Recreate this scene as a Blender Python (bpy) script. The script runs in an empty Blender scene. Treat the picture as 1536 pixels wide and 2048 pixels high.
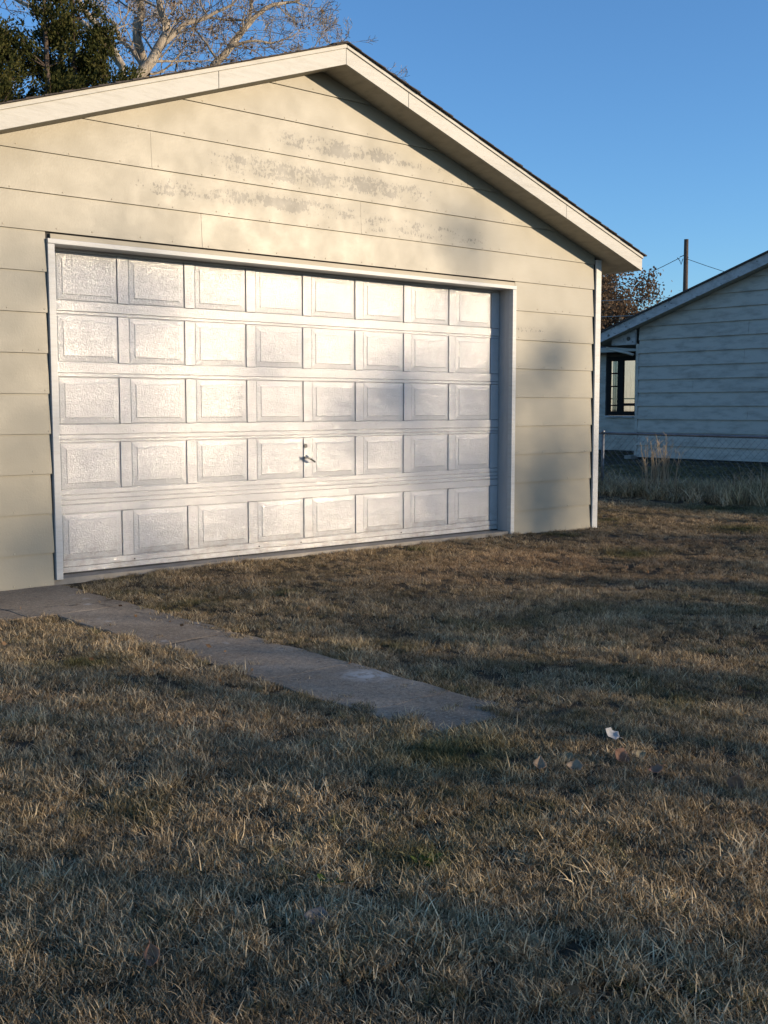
import bpy, bmesh, math, random
import numpy as np
from mathutils import Vector, Matrix, Euler, noise as mnoise

random.seed(7)
RNG = np.random.default_rng(7)
S = bpy.context.scene
C = S.collection

# ------------------------------------------------------------------ camera, sky, sun, exposure
cam = bpy.data.cameras.new('camera')
cam.sensor_fit = 'VERTICAL'; cam.sensor_height = 36.0
cam.lens = 2250 / 2048 * 36
cam.clip_start = .05; cam.clip_end = 2000
camo = bpy.data.objects.new('camera', cam); C.objects.link(camo)
CAM = Vector((-3.7709, -8.0276, 1.1234))
camo.location = CAM
camo.rotation_euler = (math.pi/2 - .0935, 0, -.7138)
S.camera = camo

SUN = Vector((.66, -1.0, .21)).normalized()          # towards the sun
ELEV = math.asin(SUN.z)
w = bpy.data.worlds.new('World'); S.world = w; w.use_nodes = True
nt = w.node_tree
sky = nt.nodes.new('ShaderNodeTexSky'); sky.sky_type = 'NISHITA'; sky.sun_disc = False
sky.sun_elevation = ELEV; sky.sun_rotation = math.atan2(SUN.x, SUN.y)
sky.altitude = 400; sky.air_density = 1.0; sky.dust_density = .3; sky.ozone_density = 4.8
bg = nt.nodes['Background']; bg.inputs['Strength'].default_value = .128
nt.links.new(sky.outputs[0], bg.inputs[0])
sl = bpy.data.lights.new('sun', 'SUN'); sl.energy = 2.9; sl.angle = math.radians(.6); sl.color = (1, .80, .56)
so = bpy.data.objects.new('sun', sl); C.objects.link(so)
so.rotation_euler = (-SUN).to_track_quat('-Z', 'Y').to_euler()
vs = S.view_settings
vs.view_transform = 'Standard'; vs.look = 'None'; vs.exposure = .95; vs.gamma = 1; vs.use_curve_mapping = False

# ------------------------------------------------------------------ helpers
def empty(name, loc=(0, 0, 0), rz=0):
    o = bpy.data.objects.new(name, None); C.objects.link(o)
    o.location = loc; o.rotation_euler = (0, 0, rz); o.empty_display_size = .1
    return o
def tag(o, label=None, cat=None, group=None, kind=None):
    if label: o['label'] = label
    if cat: o['category'] = cat
    if group: o['group'] = group
    if kind: o['kind'] = kind
    return o

class MB:
    """collects geometry, then links it as one mesh object"""
    def __init__(s): s.v = []; s.f = []; s.n = 0
    def add(s, verts, faces):
        b = s.n; s.v.extend(verts); s.n += len(verts)
        s.f.extend([tuple(i + b for i in f) for f in faces])
    def box(s, x0, x1, y0, y1, z0, z1):
        s.add([(x0,y0,z0),(x1,y0,z0),(x1,y1,z0),(x0,y1,z0),(x0,y0,z1),(x1,y0,z1),(x1,y1,z1),(x0,y1,z1)],
              [(0,3,2,1),(4,5,6,7),(0,1,5,4),(1,2,6,5),(2,3,7,6),(3,0,4,7)])
    def hexa(s, p):     # 8 corners: bottom ring then top ring, counter-clockwise from above
        s.add(p, [(0,3,2,1),(4,5,6,7),(0,1,5,4),(1,2,6,5),(2,3,7,6),(3,0,4,7)])
    def prism(s, front, back):
        n = len(front)
        s.add(list(front) + list(back), [tuple(range(n)), tuple(range(2*n-1, n-1, -1))] +
              [((i+1) % n, i, n+i, n+(i+1) % n) for i in range(n)])
    def tube(s, pts, rad, seg=6, cap=True):
        pts = [Vector(p) for p in pts]; n = len(pts)
        if not hasattr(rad, '__len__'): rad = [rad]*n
        ref = Vector((.13, .21, .97)); vs = []
        for i, p in enumerate(pts):
            d = (pts[min(i+1, n-1)] - pts[max(i-1, 0)]).normalized()
            if abs(d.dot(ref)) > .95: a = d.cross(Vector((1, .1, 0))).normalized()
            else: a = d.cross(ref).normalized()
            b = d.cross(a)
            for k in range(seg):
                t = 2*math.pi*k/seg
                q = p + (a*math.cos(t) + b*math.sin(t))*rad[i]
                vs.append(tuple(q))
        fs = []
        for i in range(n-1):
            for k in range(seg):
                k2 = (k+1) % seg
                fs.append((i*seg+k, i*seg+k2, (i+1)*seg+k2, (i+1)*seg+k))
        if cap:
            fs.append(tuple(range(seg-1, -1, -1))); fs.append(tuple((n-1)*seg+k for k in range(seg)))
        s.add(vs, fs)
    def build(s, name, m=None, parent=None, smooth=False, bevel=0):
        me = bpy.data.meshes.new(name); me.from_pydata(s.v, [], s.f); me.update()
        if smooth: me.polygons.foreach_set('use_smooth', [True]*len(me.polygons))
        if m: me.materials.append(m)
        o = bpy.data.objects.new(name, me); C.objects.link(o)
        if parent: o.parent = parent
        if bevel:
            b = o.modifiers.new('bevel', 'BEVEL'); b.width = bevel; b.segments = 2; b.limit_method = 'ANGLE'
        return o
def npmesh(name, V, F, m=None, parent=None):
    """V (n,3), F (k,4) or (k,3) arrays"""
    me = bpy.data.meshes.new(name); k = F.shape[1]
    me.vertices.add(len(V)); me.vertices.foreach_set('co', V.astype(np.float32).ravel())
    me.loops.add(F.size); me.loops.foreach_set('vertex_index', F.astype(np.int32).ravel())
    me.polygons.add(len(F)); me.polygons.foreach_set('loop_start', (np.arange(len(F))*k).astype(np.int32))
    me.polygons.foreach_set('loop_total', np.full(len(F), k, np.int32))
    me.update(calc_edges=True)
    if m: me.materials.append(m)
    o = bpy.data.objects.new(name, me); C.objects.link(o)
    if parent: o.parent = parent
    return o
def parent_keep(o, p):
    o.parent = p; o.matrix_parent_inverse = Matrix.Translation(-Vector(p.location))
def leaves(P, size, aspect=1.8, jitter=.4, up=None):
    """diamond leaves centred on the points P"""
    n = len(P)
    d = RNG.normal(size=(n, 3))
    if up is not None: d = d*.55 + np.array(up)
    d /= np.linalg.norm(d, axis=1)[:, None]
    e = np.cross(d, RNG.normal(size=(n, 3))); e /= np.linalg.norm(e, axis=1)[:, None]
    s = (size*(1 + jitter*RNG.uniform(-1, 1, n)))[:, None]
    a = P - d*s*.5; c = P + d*s*.5; b = P + e*s*.5/aspect; f = P - e*s*.5/aspect
    V = np.stack([a, b, c, f], 1).reshape(-1, 3)
    return V, np.arange(4*n).reshape(-1, 4)

# ------------------------------------------------------------------ materials
def mat(name):
    m = bpy.data.materials.new(name); m.use_nodes = True
    return m, m.node_tree, m.node_tree.nodes['Principled BSDF']
class N:
    """small node-building shorthand"""
    def __init__(s, nt): s.nt = nt
    def new(s, t, **kw):
        n = s.nt.nodes.new(t)
        for k, v in kw.items(): setattr(n, k, v)
        return n
    def link(s, a, b): s.nt.links.new(a, b)
    def pos(s, scale=(1, 1, 1)):
        g = s.new('ShaderNodeNewGeometry'); mp = s.new('ShaderNodeMapping'); mp.inputs['Scale'].default_value = scale
        s.link(g.outputs['Position'], mp.inputs[0]); return mp.outputs[0]
    def noise(s, vec, scale, detail=4, rough=.6, out='Fac'):
        n = s.new('ShaderNodeTexNoise'); n.inputs['Scale'].default_value = scale
        n.inputs['Detail'].default_value = detail; n.inputs['Roughness'].default_value = rough
        if vec: s.link(vec, n.inputs['Vector'])
        return n.outputs[out]
    def ramp(s, fac, stops):
        r = s.new('ShaderNodeValToRGB'); el = r.color_ramp.elements
        while len(el) < len(stops): el.new(.5)
        for e, (p, c) in zip(el, stops):
            e.position = p; e.color = (*c, 1) if hasattr(c, '__len__') else (c, c, c, 1)
        s.link(fac, r.inputs[0]); return r.outputs[0]
    def math(s, op, a, b=None, clamp=False):
        m = s.new('ShaderNodeMath', operation=op); m.use_clamp = clamp
        for i, x in enumerate((a, b)):
            if x is None: continue
            if isinstance(x, (int, float)): m.inputs[i].default_value = x
            else: s.link(x, m.inputs[i])
        return m.outputs[0]
    def mix(s, fac, a, b, mode='MIX'):
        m = s.new('ShaderNodeMix', data_type='RGBA', blend_type=mode)
        for i, x in ((0, fac), (6, a), (7, b)):
            if isinstance(x, (int, float)): m.inputs[i].default_value = x
            elif isinstance(x, tuple): m.inputs[i].default_value = (*x, 1)
            else: s.link(x, m.inputs[i])
        return m.outputs[2]
    def bump(s, h, strength, dist, normal=None):
        b = s.new('ShaderNodeBump'); b.inputs['Strength'].default_value = strength; b.inputs['Distance'].default_value = dist
        s.link(h, b.inputs['Height'])
        if normal: s.link(normal, b.inputs['Normal'])
        return b.outputs[0]
    def rnd(s): return s.new('ShaderNodeObjectInfo').outputs['Random']

def simple(name, col, rough=.7, var=.15, scale=6, bump=0, metal=0, bscale=60, spec=.5):
    m, nt, p = mat(name); n = N(nt)
    f = n.noise(n.pos(), scale, 5)
    c = n.ramp(f, [(.3, tuple(x*(1-var) for x in col)), (.7, tuple(min(1, x*(1+var)) for x in col))])
    n.link(c, p.inputs['Base Color']); p.inputs['Roughness'].default_value = rough; p.inputs['Metallic'].default_value = metal
    p.inputs['Specular IOR Level'].default_value = spec
    if bump: n.link(n.bump(n.noise(n.pos(), bscale, 4), bump, .01), p.inputs['Normal'])
    return m

def siding_material():
    m, nt, p = mat('beige_siding_paint'); n = N(nt)
    base = n.mix(n.rnd(), (.292, .264, .200), (.318, .289, .220))
    cloud = n.noise(n.pos((1, 1, 1.6)), 1.3, 5)
    c = n.mix(n.math('MULTIPLY', cloud, .35), base, (.25, .226, .172))
    grain = n.noise(n.pos((1, 1, 6)), 9, 4)
    c = n.mix(n.math('MULTIPLY', grain, .16), c, (.43, .385, .29))
    # mildew flecks on the gable boards
    g = n.new('ShaderNodeNewGeometry'); sx = n.new('ShaderNodeSeparateXYZ'); n.link(g.outputs['Position'], sx.inputs[0])
    def band(v, lo, hi, soft):
        a = n.new('ShaderNodeMapRange', interpolation_type='SMOOTHSTEP'); n.link(v, a.inputs[0]); a.inputs[1].default_value = lo-soft; a.inputs[2].default_value = lo+soft
        b = n.new('ShaderNodeMapRange', interpolation_type='SMOOTHSTEP'); n.link(v, b.inputs[0]); b.inputs[1].default_value = hi-soft; b.inputs[2].default_value = hi+soft
        b.inputs[3].default_value = 1; b.inputs[4].default_value = 0
        return n.math('MULTIPLY', a.outputs[0], b.outputs[0])
    fleck = n.noise(n.pos((1, 1, .55)), 62, 4, .62)
    big = n.ramp(n.noise(n.pos((.7, 1, 1.6)), 4.2, 4, .7), [(.34, 0.), (.70, .8)])
    total = None
    for (x0, x1, z0, z1) in ((1.9, 3.2, 3.28, 3.44), (1.25, 3.6, 3.0, 3.17), (.6, 2.8, 2.76, 2.885), (2.75, 4.3, 2.69, 2.83), (4.75, 5.4, 1.88, 1.93), (2.0, 4.0, 3.31, 3.36)):
        t = n.math('MULTIPLY', band(sx.outputs[0], x0, x1, .3), band(sx.outputs[2], z0, z1, .05))
        total = t if total is None else n.math('MAXIMUM', total, t)
    k = n.math('ADD', n.math('MULTIPLY', total, .02), n.math('MULTIPLY', big, n.math('MULTIPLY', total, .62)))
    thr = n.math('ADD', fleck, k)
    msk = n.ramp(thr, [(.745, 0.), (.775, 1.)])
    c = n.mix(n.math('MULTIPLY', msk, .8), c, (.06, .058, .048))
    haze = n.math('MULTIPLY', n.math('MULTIPLY', total, big), .75)
    c = n.mix(haze, c, (.15, .14, .115))
    n.link(c, p.inputs['Base Color'])
    p.inputs['Specular IOR Level'].default_value = .42
    n.link(n.ramp(n.noise(n.pos(), 4, 4), [(.3, .38), (.7, .48)]), p.inputs['Roughness'])
    b = n.bump(n.noise(n.pos((1, 1, 1)), 70, 3, .6), .10, .006)
    b2 = n.bump(n.noise(n.pos((.5, 1, .8)), 4, 2), .05, .03, b)
    n.link(b2, p.inputs['Normal'])
    return m
M_SIDING = siding_material()

def door_material():
    m, nt, p = mat('white_embossed_door_paint'); n = N(nt)
    c = n.ramp(n.noise(n.pos((1, 1, 3)), 3, 5), [(.3, (.41, .413, .418)), (.7, (.47, .472, .474))])
    g = n.new('ShaderNodeNewGeometry'); sx = n.new('ShaderNodeSeparateXYZ'); n.link(g.outputs['Position'], sx.inputs[0])
    low = n.new('ShaderNodeMapRange'); n.link(sx.outputs[2], low.inputs[0]); low.inputs[1].default_value = .18; low.inputs[2].default_value = -.16
    grime = n.math('MULTIPLY', low.outputs[0], n.ramp(n.noise(n.pos((1, 1, 1.4)), 8, 6, .75), [(.42, 0.), (.72, .8)]))
    c = n.mix(grime, c, (.22, .18, .13))
    scuff = n.ramp(n.noise(n.pos((1, 1, 3)), 6, 7, .8), [(.68, 0.), (.74, .35)])
    c = n.mix(scuff, c, (.28, .27, .25))
    n.link(c, p.inputs['Base Color'])
    n.link(n.ramp(n.noise(n.pos((1, 1, 4)), 7, 4), [(.35, .08), (.65, .13)]), p.inputs['Roughness'])
    p.inputs['Specular IOR Level'].default_value = .52
    fine = n.noise(n.pos((1, 1, 1.2)), 76, 2, .6)
    linen = n.noise(n.pos((3.2, 1, .5)), 40, 2, .6)
    streak = n.noise(n.pos((.5, 1, 7)), 11, 4, .65)
    wob = n.noise(n.pos((1, 1, 1.6)), 2.6, 2)
    b = n.bump(fine, 1.0, .0036)
    b = n.bump(linen, .5, .0018, b)
    b = n.bump(streak, .12, .005, b)
    b = n.bump(wob, .4, .022, b)
    # the pressed grain breaks the paint into small facets that tilt a few degrees either way
    vo = n.new('ShaderNodeTexVoronoi'); vo.inputs['Scale'].default_value = 170; n.link(n.pos((.7, 1, 1.25)), vo.inputs['Vector'])
    sb = n.new('ShaderNodeVectorMath', operation='SUBTRACT'); n.link(vo.outputs['Color'], sb.inputs[0]); sb.inputs[1].default_value = (.5, .5, .5)
    sc = n.new('ShaderNodeVectorMath', operation='SCALE'); n.link(sb.outputs[0], sc.inputs[0]); sc.inputs['Scale'].default_value = .165
    ad = n.new('ShaderNodeVectorMath', operation='ADD'); n.link(b, ad.inputs[0]); n.link(sc.outputs[0], ad.inputs[1])
    nm = n.new('ShaderNodeVectorMath', operation='NORMALIZE'); n.link(ad.outputs[0], nm.inputs[0])
    n.link(nm.outputs[0], p.inputs['Normal'])
    return m
M_DOOR = door_material()

def painted_wood(name, col, dirt, amount, rough=.5, knots=False, peel=0, axis=(1, 1, 8)):
    m, nt, p = mat(name); n = N(nt)
    g = n.noise(n.pos(axis), 5, 6, .65)
    c = n.mix(n.ramp(g, [(.45, 0.), (.75, amount)]), col, dirt)
    if knots:
        k = n.noise(n.pos((1, 1, 1)), 9, 2)
        c = n.mix(n.ramp(k, [(.70, 0.), (.76, .35)]), c, dirt)
    if peel:
        k = n.noise(n.pos((.6, .6, 1.2)), 9, 6, .7)
        c = n.mix(n.ramp(k, [(.60, 0.), (.63, peel)]), c, (.09, .08, .075))
    n.link(c, p.inputs['Base Color']); p.inputs['Roughness'].default_value = rough
    n.link(n.bump(n.noise(n.pos(axis), 22, 4), .25, .006), p.inputs['Normal'])
    return m
M_TRIM = painted_wood('white_trim_paint', (.56, .555, .53), (.42, .395, .34), .6, .45)
M_FASCIA = painted_wood('cream_fascia_paint', (.455, .437, .388), (.33, .31, .26), .7, .5, knots=True)
M_SOFFIT = painted_wood('soffit_paint', (.44, .41, .34), (.25, .23, .19), .7, .7)
M_JAMB = painted_wood('jamb_paint', (.48, .47, .46), (.36, .34, .32), .5, .5, axis=(6, 6, 1))
M_DIRTJAMB = painted_wood('weathered_drip_cap_paint', (.44, .39, .29), (.36, .29, .2), .6, .6)
M_SHINGLE = simple('asphalt_shingle', (.075, .062, .055), .95, .45, 25, .6, bscale=180)
M_CONC = simple('foundation_concrete', (.26, .235, .2), .9, .25, 8, .4)
M_DARK = simple('dark_metal', (.03, .028, .026), .45, .2)
M_STEEL = simple('worn_chrome', (.55, .53, .48), .25, .15, 30, metal=1)
M_GALV = simple('galvanised_steel', (.21, .22, .23), .55, .25, 8, metal=.6)
M_RUBBER = simple('black_rubber_seal', (.03, .03, .03), .8, .2)
M_INT = simple('dark_interior', (.06, .055, .05), .9, .3)
M_BARK = None

def path_material():
    m, nt, p = mat('worn_concrete_path'); n = N(nt)
    a = n.noise(n.pos(), 2.0, 6, .65); g = n.noise(n.pos(), 150, 3, .75); mid = n.noise(n.pos(), 16, 5, .7)
    c = n.ramp(a, [(.3, (.20, .148, .096)), (.55, (.315, .243, .165)), (.75, (.43, .345, .25))])
    c = n.mix(n.ramp(g, [(.36, .75), (.5, 0.)]), c, (.085, .075, .065))
    c = n.mix(n.ramp(g, [(.60, 0.), (.70, .6)]), c, (.42, .39, .34))
    c = n.mix(n.ramp(mid, [(.52, 0.), (.72, .75)]), c, (.075, .055, .038))
    peb = n.noise(n.pos(), 55, 4, .8)
    c = n.mix(n.ramp(peb, [(.38, .55), (.48, 0.)]), c, (.10, .078, .056)); c = n.mix(n.ramp(peb, [(.56, 0.), (.66, .5)]), c, (.50, .44, .35))
    gp = n.new('ShaderNodeNewGeometry'); ds = n.new('ShaderNodeVectorMath', operation='DISTANCE'); n.link(gp.outputs['Position'], ds.inputs[0]); ds.inputs[1].default_value = (-.27, -3.86, -.19)
    pale = n.math('MULTIPLY', n.ramp(ds.outputs['Value'], [(.03, 1.), (.17, 0.)]), n.ramp(n.noise(n.pos(), 22, 5, .7), [(.38, 0.), (.55, 1.)]))
    c = n.mix(n.math('MULTIPLY', pale, .75), c, (.62, .58, .52))
    w_ = n.noise(n.pos((1, 1, 1)), 3.1, 4)
    crk = n.new('ShaderNodeTexVoronoi', feature='DISTANCE_TO_EDGE'); crk.inputs['Scale'].default_value = .55
    n.link(n.pos((1, 1, 1)), crk.inputs['Vector'])
    cd = n.math('SUBTRACT', n.math('ADD', crk.outputs['Distance'], n.math('MULTIPLY', n.noise(n.pos(), 7, 6, .75), .09)), .03)
    c = n.mix(n.ramp(cd, [(.0135, .7), (.017, 0.)]), c, (.04, .032, .024))
    c = n.mix(n.ramp(w_, [(.66, 0.), (.72, .55)]), c, (.5, .48, .45))
    n.link(c, p.inputs['Base Color']); p.inputs['Roughness'].default_value = .9
    b = n.bump(g, .7, .004); n.link(n.bump(mid, .4, .012, b), p.inputs['Normal'])
    return m
M_PATH = path_material()

def ground_material():
    m, nt, p = mat('soil_and_thatch'); n = N(nt)
    a = n.noise(n.pos(), 1.1, 6, .65); b = n.noise(n.pos(), 38, 5, .75)
    c = n.ramp(a, [(.3, (.05, .042, .026)), (.5, (.085, .066, .043)), (.7, (.11, .085, .056))])
    c = n.mix(n.ramp(b, [(.35, .7), (.55, 0.)]), c, (.035, .028, .02))
    c = n.mix(n.ramp(b, [(.55, 0.), (.75, .6)]), c, (.25, .19, .125))
    n.link(c, p.inputs['Base Color']); p.inputs['Roughness'].default_value = 1; p.inputs['Specular IOR Level'].default_value = .1
    n.link(n.bump(b, .8, .03), p.inputs['Normal'])
    return m
M_GROUND = ground_material()

def foliage_material(name, stops, trans=.3, attr=None, inst=False, rough=.75):
    """leaf or blade: colour from a random per-leaf value"""
    m = bpy.data.materials.new(name); m.use_nodes = True; nt = m.node_tree; nt.nodes.clear(); n = N(nt)
    out = n.new('ShaderNodeOutputMaterial')
    if attr:
        a = n.new('ShaderNodeAttribute', attribute_name=attr); f = a.outputs['Fac']
    else:
        f = n.noise(n.pos(), 3.5, 6, .8)
        f = n.ramp(f, [(.32, 0.), (.68, 1.)])
    c = n.ramp(f, stops)
    if inst:
        def iat(nm):
            a = n.new('ShaderNodeAttribute', attribute_name=nm, attribute_type='INSTANCER'); return a.outputs['Fac']
        c = n.mix(n.math('MULTIPLY', iat('green'), .9), c, n.ramp(f, [(0, (.04, .05, .02)), (1, (.16, .165, .065))]))
        c = n.mix(iat('rust'), c, n.ramp(f, [(0, (.20, .125, .075)), (1, (.52, .35, .215))]))
        hv = n.new('ShaderNodeHueSaturation'); n.link(iat('value'), hv.inputs['Value']); n.link(c, hv.inputs['Color']); c = hv.outputs[0]
    d = n.new('ShaderNodeBsdfDiffuse'); t = n.new('ShaderNodeBsdfTranslucent'); mx = n.new('ShaderNodeMixShader')
    mx.inputs[0].default_value = trans
    n.link(c, d.inputs[0]); n.link(c, t.inputs[0]); n.link(d.outputs[0], mx.inputs[1]); n.link(t.outputs[0], mx.inputs[2])
    n.link(mx.outputs[0], out.inputs[0])
    return m

def bark_material(name, a, b, c):
    m, nt, p = mat(name); n = N(nt)
    f = n.noise(n.pos((1, 1, .35)), 2.3, 6, .7); g = n.noise(n.pos((1, 1, .25)), 24, 5, .7)
    col = n.ramp(f, [(.32, a), (.5, b), (.68, c)])
    col = n.mix(n.ramp(g, [(.35, .6), (.5, 0.)]), col, tuple(x*.35 for x in a))
    n.link(col, p.inputs['Base Color']); p.inputs['Roughness'].default_value = .9
    n.link(n.bump(g, .8, .05), p.inputs['Normal'])
    return m
M_PALEBARK = bark_material('pale_grey_bark', (.17, .13, .095), (.36, .30, .225), (.50, .43, .335))
M_DARKBARK = bark_material('dark_brown_bark', (.06, .04, .028), (.10, .07, .05), (.15, .11, .08))

# ------------------------------------------------------------------ ground
def gz(x, y):
    """height of the lawn"""
    z = -.198 - .004*max(-2, min(6, x))
    d = min(1, max(0, (-y - .3)/1.2))
    z += d*(.016*math.sin(1.7*x + .6*y) + .014*math.sin(2.3*y - 1.1*x + 1) + .008*math.sin(5.1*x + 3.3*y))
    if y > -.75: z += .022*max(0, min(1, (y+.75)/.5))*max(0, min(1, (x-.1)/.8))*max(0, min(1, (5.6-x)/.6))
    if -1.0 < x < .1 and y > -5: z = z*.4 - .205*.6
    return z
xs = np.unique(np.concatenate([np.linspace(-300, -8, 14), np.arange(-8, 14, .2), np.linspace(14, 40, 30), np.linspace(40, 400, 20)]))
ys = np.unique(np.concatenate([np.linspace(-300, -10, 14), np.arange(-10, 10, .2), np.linspace(10, 40, 30), np.linspace(40, 400, 20)]))
gv = [(x, y, gz(x, y)) for y in ys for x in xs]; nx = len(xs)
gf = [(j*nx+i, j*nx+i+1, (j+1)*nx+i+1, (j+1)*nx+i) for j in range(len(ys)-1) for i in range(nx-1)]
gb = MB(); gb.add(gv, gf)
tag(gb.build('ground', M_GROUND, smooth=True), 'bare brown soil and thatch beneath the dormant lawn', kind='structure')

# concrete path: slabs with open joints
path = empty('path', (-.42, -2.4, -.2)); tag(path, 'weathered concrete walk running out from the garage wall', kind='structure')
def slab(x0, x1, y0, y1, top):
    b = MB(); nn = 14; pts = []
    def jit(x, y, amp): return (x + amp*mnoise.noise((x*3, y*5, .3)), y + amp*mnoise.noise((x*5, y*3, 7.3)))
    edge = []
    for i in range(nn): edge.append((x0 + (x1-x0)*i/nn, y0))
    for i in range(nn): edge.append((x1, y0 + (y1-y0)*i/nn))
    for i in range(nn): edge.append((x1 - (x1-x0)*i/nn, y1))
    for i in range(nn): edge.append((x0, y1 - (y1-y0)*i/nn))
    e2 = [(jit(x, y, .03) if min(abs(x-x0), abs(x-x1)) < 1e-6 else jit(x, y, .032)) for x, y in edge]
    cx, cy = (x0+x1)/2, (y0+y1)/2
    inn = [(x + (cx-x)*.012, y + (cy-y)*.004) for x, y in e2]
    n = len(edge)
    V = [(x, y, top-.1) for x, y in e2] + [(x, y, top-.003) for x, y in e2] + [(x, y, top) for x, y in inn] + [(cx, cy, top+.002)]
    F = []
    for i in range(n):
        j = (i+1) % n
        F += [(i, j, n+j, n+i), (n+i, n+j, 2*n+j, 2*n+i), (2*n+i, 2*n+j, 3*n)]
    b.add(V, F)
    o = b.build('slab', M_PATH); parent_keep(o, path)
slab(-2.9, -.90, -1.30, -.20, -.1935)
slab(-.895, -.17, -1.30, -.20, -.1935)
slab(-.72, -.17, -2.55, -1.303, -.1935)
slab(-.71, -.165, -3.60, -2.553, -.1935)
slab(-.72, -.16, -4.36, -3.604, -.1935)
slab(-.71, -.17, -4.80, -4.364, -.1935)

# ------------------------------------------------------------------ garage
GX, GHALF = 2.35, 3.78                    # ridge line and half width of the front wall
XL, XR = GX-GHALF, GX+GHALF
GLEN = 7.6
YW = -.16                                 # face of the siding
SLOPE = .335
def zf(x): return 3.972 - SLOPE*abs(x-GX)  # underside of the rake fascia
gar = empty('garage', (GX, 0, -.2))
tag(gar, 'single storey detached garage with beige lap siding and white sixteen foot overhead door', 'garage')
def gpart(b, name, m, parent=None, **kw):
    o = b.build(name, m, **kw)
    if parent is None: parent_keep(o, gar)
    else: o.parent = parent; o.matrix_parent_inverse = parent.matrix_world.inverted() if False else Matrix.Translation(Vector((0, 0, 0)))
    return o
# children of parts: parts keep identity transforms relative to world, so a sub-part only needs the part's own parent offset undone
def subpart(o, part):
    o.parent = part; o.matrix_parent_inverse = Matrix.Identity(4)

DX0, DX1, DZ0, DZ1 = -.14, 4.742, -.145, 2.31
b = MB(); b.box(XL, XR, -.165, GLEN, -.45, -.155); gpart(b, 'foundation', M_CONC)
# sheathing behind the siding (four walls, gables)
b = MB()
def gable(y0, y1, hole):
    zt = lambda x: zf(x)+.01
    if hole:
        b.prism([(XL+.02, y0, -.154), (DX0-.05, y0, -.154), (DX0-.05, y0, zt(DX0-.05)), (XL+.02, y0, zt(XL))], [(XL+.02, y1, -.154), (DX0-.05, y1, -.154), (DX0-.05, y1, zt(DX0-.05)), (XL+.02, y1, zt(XL))])
        b.prism([(DX1+.05, y0, -.154), (XR-.02, y0, -.154), (XR-.02, y0, zt(XR)), (DX1+.05, y0, zt(DX1+.05))], [(DX1+.05, y1, -.154), (XR-.02, y1, -.154), (XR-.02, y1, zt(XR)), (DX1+.05, y1, zt(DX1+.05))])
        p = [(DX0-.05, 2.32), (DX1+.05, 2.32), (DX1+.05, zt(DX1+.05)), (GX, zt(GX)), (DX0-.05, zt(DX0-.05))]
    else:
        p = [(XL+.02, -.154), (XR-.02, -.154), (XR-.02, zt(XR)), (GX, zt(GX)), (XL+.02, zt(XL))]
    b.prism([(x, y0, z) for x, z in p], [(x, y1, z) for x, z in p])
gable(-.145, -.06, True); gable(GLEN-.1, GLEN, False)
b.box(XL+.02, XL+.1, -.06, GLEN-.1, -.154, zf(XL)); b.box(XR-.1, XR-.02, -.06, GLEN-.1, -.154, zf(XR))
gpart(b, 'wall', M_INT)

# lap siding, one object per board
LAPS = [-.215, .046, .339, .631, .924, 1.217, 1.510, 1.802, 2.095, 2.385, 2.655, 2.943, 3.228, 3.512, 3.79, 4.02]
CX0, CX1 = -.193, 4.795                   # outer edges of the door casing
JOINTS = {2: [], 9: [(1.12)], 10: [2.77, -.9], 11: [.68], 12: [4.1]}
nails = MB()
def clip(x0, x1, z0, z1):
    """board outline under the sloping soffit"""
    top = lambda x: zf(x)+.004
    pts = []
    if z0 >= top(GX): return None
    # crossing points of the soffit with z0 and z1
    def half(z): return GX - (top(GX)-z)/SLOPE, GX + (top(GX)-z)/SLOPE
    a0, b0 = half(z0); xa, xb = max(x0, a0), min(x1, b0)
    if xb-xa < .02: return None
    cut = [x for x in (half(z1)[0] if z1 < top(GX) else GX, half(z1)[1] if z1 < top(GX) else GX) if xa+1e-3 < x < xb-1e-3]
    xs2 = [xb] + sorted(set(cut), reverse=True) + [xa]
    pts = [(xa, z0), (xb, z0)]
    for x in xs2:
        z = min(z1, top(x))
        if z > z0+1e-3: pts.append((x, z))
    return pts
def board(x0, x1, z0, z1, k):
    z1o = z1 + .012
    p = clip(x0, x1, z0, z1o)
    if not p or len(p) < 3: return
    rr = random.Random(int(x0*100)+k*7)
    t0 = rr.uniform(-.0008, .001)
    yf = lambda z: YW - .015 - t0 + .015*(z-z0)/(z1o-z0)
    b = MB(); b.prism([(x, yf(z), z) for x, z in p], [(x, yf(z)+.0115, z) for x, z in p])
    o = gpart(b, 'siding_board', M_SIDING)
    x = p[0][0] + .05
    while x < p[1][0]:
        zz = z0+.018+rr.uniform(-.006, .01); y = yf(zz)
        nails.add([(x+.0055*math.cos(a), y-.003, zz+.0055*math.sin(a)) for a in [i*math.pi/3 for i in range(6)]] +
                  [(x+.007*math.cos(a), y+.001, zz+.007*math.sin(a)) for a in [i*math.pi/3 for i in range(6)]],
                  [(5,4,3,2,1,0)] + [(i, (i+1) % 6, 6+(i+1) % 6, 6+i) for i in range(6)])
        x += rr.choice((.12, .4, .4, .41, .39, .28))
XB0, XB1 = XL+.075, XR-.082               # inside the corner boards
for k in range(len(LAPS)-1):
    z0, z1 = LAPS[k], LAPS[k+1]
    if k == 0: z0 = -.205
    if z1 <= 2.34+.06 and k < 9:
        if k == 8:        # the row whose lower part meets the head casing
            board(XB0, CX0-.006, z0, z1, k); board(CX1+.004, XB1, z0, z1, k)
            continue
        j = random.Random(k).uniform(.002, .012)
        board(XB0, CX0-.004-j, z0, z1, k); board(CX1+.004, XB1-random.Random(k+50).uniform(0, .008), z0, z1, k)
    else:
        cuts = sorted(JOINTS.get(k, [])) if isinstance(JOINTS.get(k, []), list) else []
        e = [XB0] + cuts + [XB1]
        for a, c in zip(e[:-1], e[1:]): board(a+.001, c-.001, z0, z1, k)
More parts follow.
